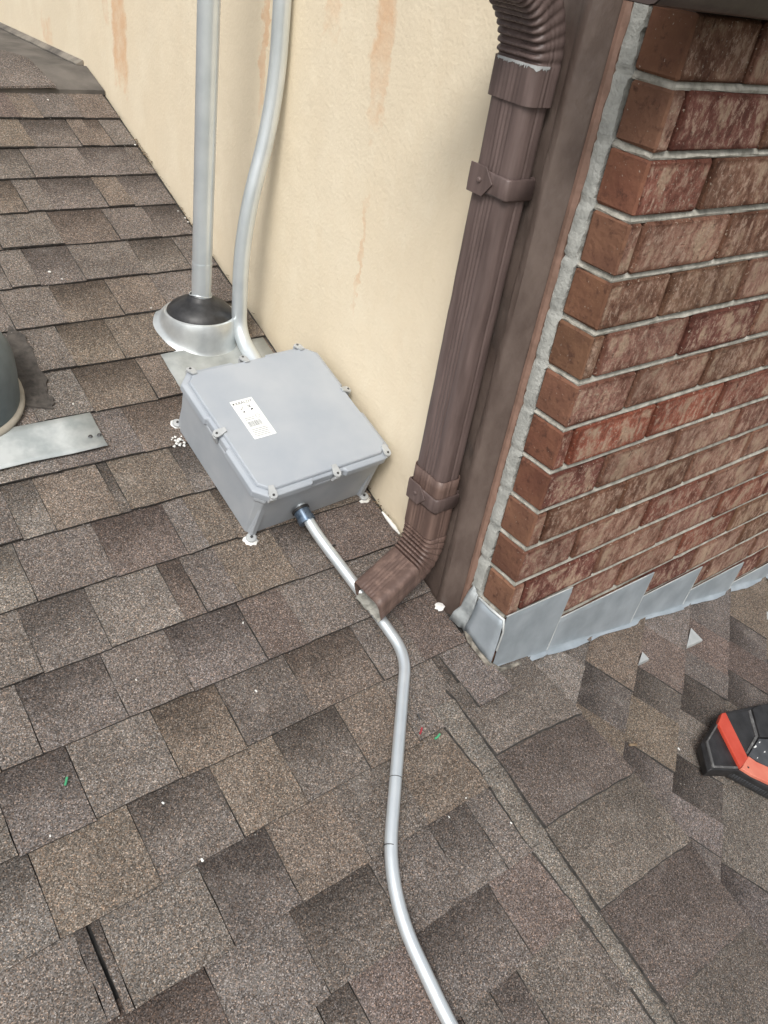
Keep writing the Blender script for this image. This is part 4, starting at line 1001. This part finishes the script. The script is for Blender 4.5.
# ------------------------------------------------------------------ small litter on the roof
def chip(u, v, s, mat, name, label, cat, group=None, side='A', long=1.0, h=.0105):
    P = onA(u, v, h) if side == 'A' else onB(u, v)+np.array((0, 0, h))
    m = MB(); a = random.uniform(0, 3.14)
    m.cbox(-s*long, s*long, -s*.6, s*.6, 0, s*.5, s*.15, 0, s*.12); m.v = [(x*math.cos(a)-y*math.sin(a), x*math.sin(a)+y*math.cos(a), z) for x, y, z in m.v]
    o = m.build(name, mat, M=Matrix.Translation(P) @ Matrix.Rotation(math.atan(SA), 4, 'X')); return tag(o, label, cat, group)
M_WR = simple('red_insulation', (.30, .03, .045), (.4, .05, .06), 50, .5); M_WG = simple('green_insulation', (.03, .22, .09), (.08, .4, .2), 90, .5)
def wire(u, v, mat, L, label):
    P = np.array(onA(u, v, .0135)); m = MB(); a = random.uniform(0, 3); d_ = np.array((math.cos(a), math.sin(a)*cA, math.sin(a)*sA))
    m.tube([-d_*L, d_*.0, d_*L+np.array((.001, .002, .001))], .0019, 8); o = m.build('wire_scrap', mat, M=Matrix.Translation(P), smooth=.8); tag(o, label, 'wire scrap')
wire(421, 731.5, M_WR, .0055, 'red wire scrap on the shingles beside the thin conduit')
wire(437.5, 737, M_WG, .0065, 'green wire scrap on the shingles near the red scrap')
wire(419, 717, M_SCREW, .004, 'black wire scrap on the shingles above the red scrap')
wire(66, 782, M_WG, .005, 'dark green wire scrap lying alone on grey shingles away from the conduit')
G_ = 'pale pebbles on the shingles'
LB = 'small white pebble lying on the brown asphalt shingles'
for (u, v, s) in [(163, 803, .0035), (202, 860, .0045), (50, 836, .0028), (256, 691, .0036), (48, 100, .0038), (135, 145, .004), (49.5, 272, .005), (62, 279, .003), (73, 404, .003), (178, 211, .003), (243, 623, .003), (136, 680, .0026), (449, 817, .0028), (466, 798, .0026), (511, 823, .0032), (481, 755, .0036), (505, 761, .003), (185, 218, .004), (188, 222, .0035), (151, 308, .0028)]:
    chip(u, v, s*.62, M_WHITE, 'pebble', LB, 'pebble', G_)
for (u, v, s, l) in [(678, 752, .004, 2.2), (630, 748, .004, 1.5), (559, 707, .010, 1.7)]:
    pass
o = chip(631, 748, .004, M_LEAF, 'twig', 'tan twig scrap lying on the side slope between hip caps and speaker', 'twig', side='B', long=2.6)
o = chip(677, 752, .0028, M_WHITE, 'paint_flake', 'tiny white flake lying on the side slope near the speaker', 'flake', side='B')
o = chip(559, 706, .0085, M_CLIP, 'sealant_smear', 'pale sealant smear on the uppermost hip cap', 'smear', side='B', long=1.5, h=.018); o.scale = (1, 1, .3)
P = onA(441, 606, .014); m = MB(); n = 14; vs = [(0, 0, .003)]+[((.011+.003*math.sin(3*k))*math.cos(2*math.pi*k/n), .010*math.sin(2*math.pi*k/n), 0) for k in range(n)]
m.add(vs, [(0, 1+k, 1+(k+1) % n) for k in range(n)]+[tuple(range(n, 0, -1))]); o = m.build('sealant_blob', M_WHITE, M=Matrix.Translation((P[0]-.004, P[1]+.0, P[2])) @ Matrix.Rotation(.33, 4, 'X')); tag(o, 'white sealant blob at the foot of the brown corner post', 'sealant')
P = onA(391, 523, .012); m = MB(); m.tube([(-.004, .03, .011), (-.0015, .012, .004), (.0, -.01, -.003), (.002, -.03, -.010)], [.002, .0042, .0048, .002], 8)
o = m.build('sealant_scrap', M_WHITE, M=Matrix.Translation((-.018, P[1], P[2])), smooth=.9); tag(o, 'white sealant scrap along the stucco wall between box and downspout', 'sealant')
m = MB()
for k in range(260):
    y = random.choice([random.uniform(.36, .52), random.uniform(1.20, 1.38), random.uniform(1.55, 1.66), random.uniform(.30, 1.8)]); x = XW-random.uniform(.002, .02 if y < .5 else .010); s_ = random.uniform(.0012, .0038); z = zA(y)+random.uniform(.001, .010); a = random.uniform(0, 6.28)
    ca, sa = math.cos(a)*s_, math.sin(a)*s_; dz = random.uniform(-.5, .5)*s_
    m.add([(x+ca, y+sa, z+dz), (x-sa*.5, y+ca*.5, z), (x-ca, y-sa, z-dz), (x+sa*.5, y-ca*.5, z+.001), (x, y, z-.001)], [(0, 1, 2, 3), (4, 1, 0), (4, 2, 1), (4, 3, 2), (4, 0, 3)])
tag(m.build('leaf_litter', M_LEAF), 'dry leaf litter caught along the foot of the stucco wall', 'leaf litter', kind='stuff')
m = MB()
for k in range(900):                                     # loose granules washed down onto the courses
    if random.random() < .75:
        y = random.uniform(-.55, 1.7); x = random.uniform(-1.0, -.05)
        if y < .12: x = random.uniform(-1.0, -.17)
        fr = ((Y0-y)/(EX*cA)) % 1.0
        if random.random() < .6: y += (fr-random.uniform(.0, .12))*EX*cA*(1 if fr < 1 else 0)
        if -.36 < x < -.01 and .38 < y < .76: continue
        z = zA(y)+random.uniform(.0065, .0105)
    else:
        x = random.uniform(.2, 1.0); y = random.uniform(-.8, -.03); z = zB(x, y)+random.uniform(.009, .014)
    s_ = random.uniform(.0007, .0016)
    m.add([(x+s_, y, z), (x-s_, y, z), (x, y+s_, z), (x, y-s_, z), (x, y, z+s_), (x, y, z-s_)], [(0, 2, 4), (2, 1, 4), (1, 3, 4), (3, 0, 4), (2, 0, 5), (1, 2, 5), (3, 1, 5), (0, 3, 5)])
tag(m.build('loose_granules', simple('loose_grit', (0.10, 0.09, 0.08), (0.46, 0.43, 0.39), 300, 0.9)), 'loose mineral granules scattered over the asphalt shingles', 'grit', kind='stuff')
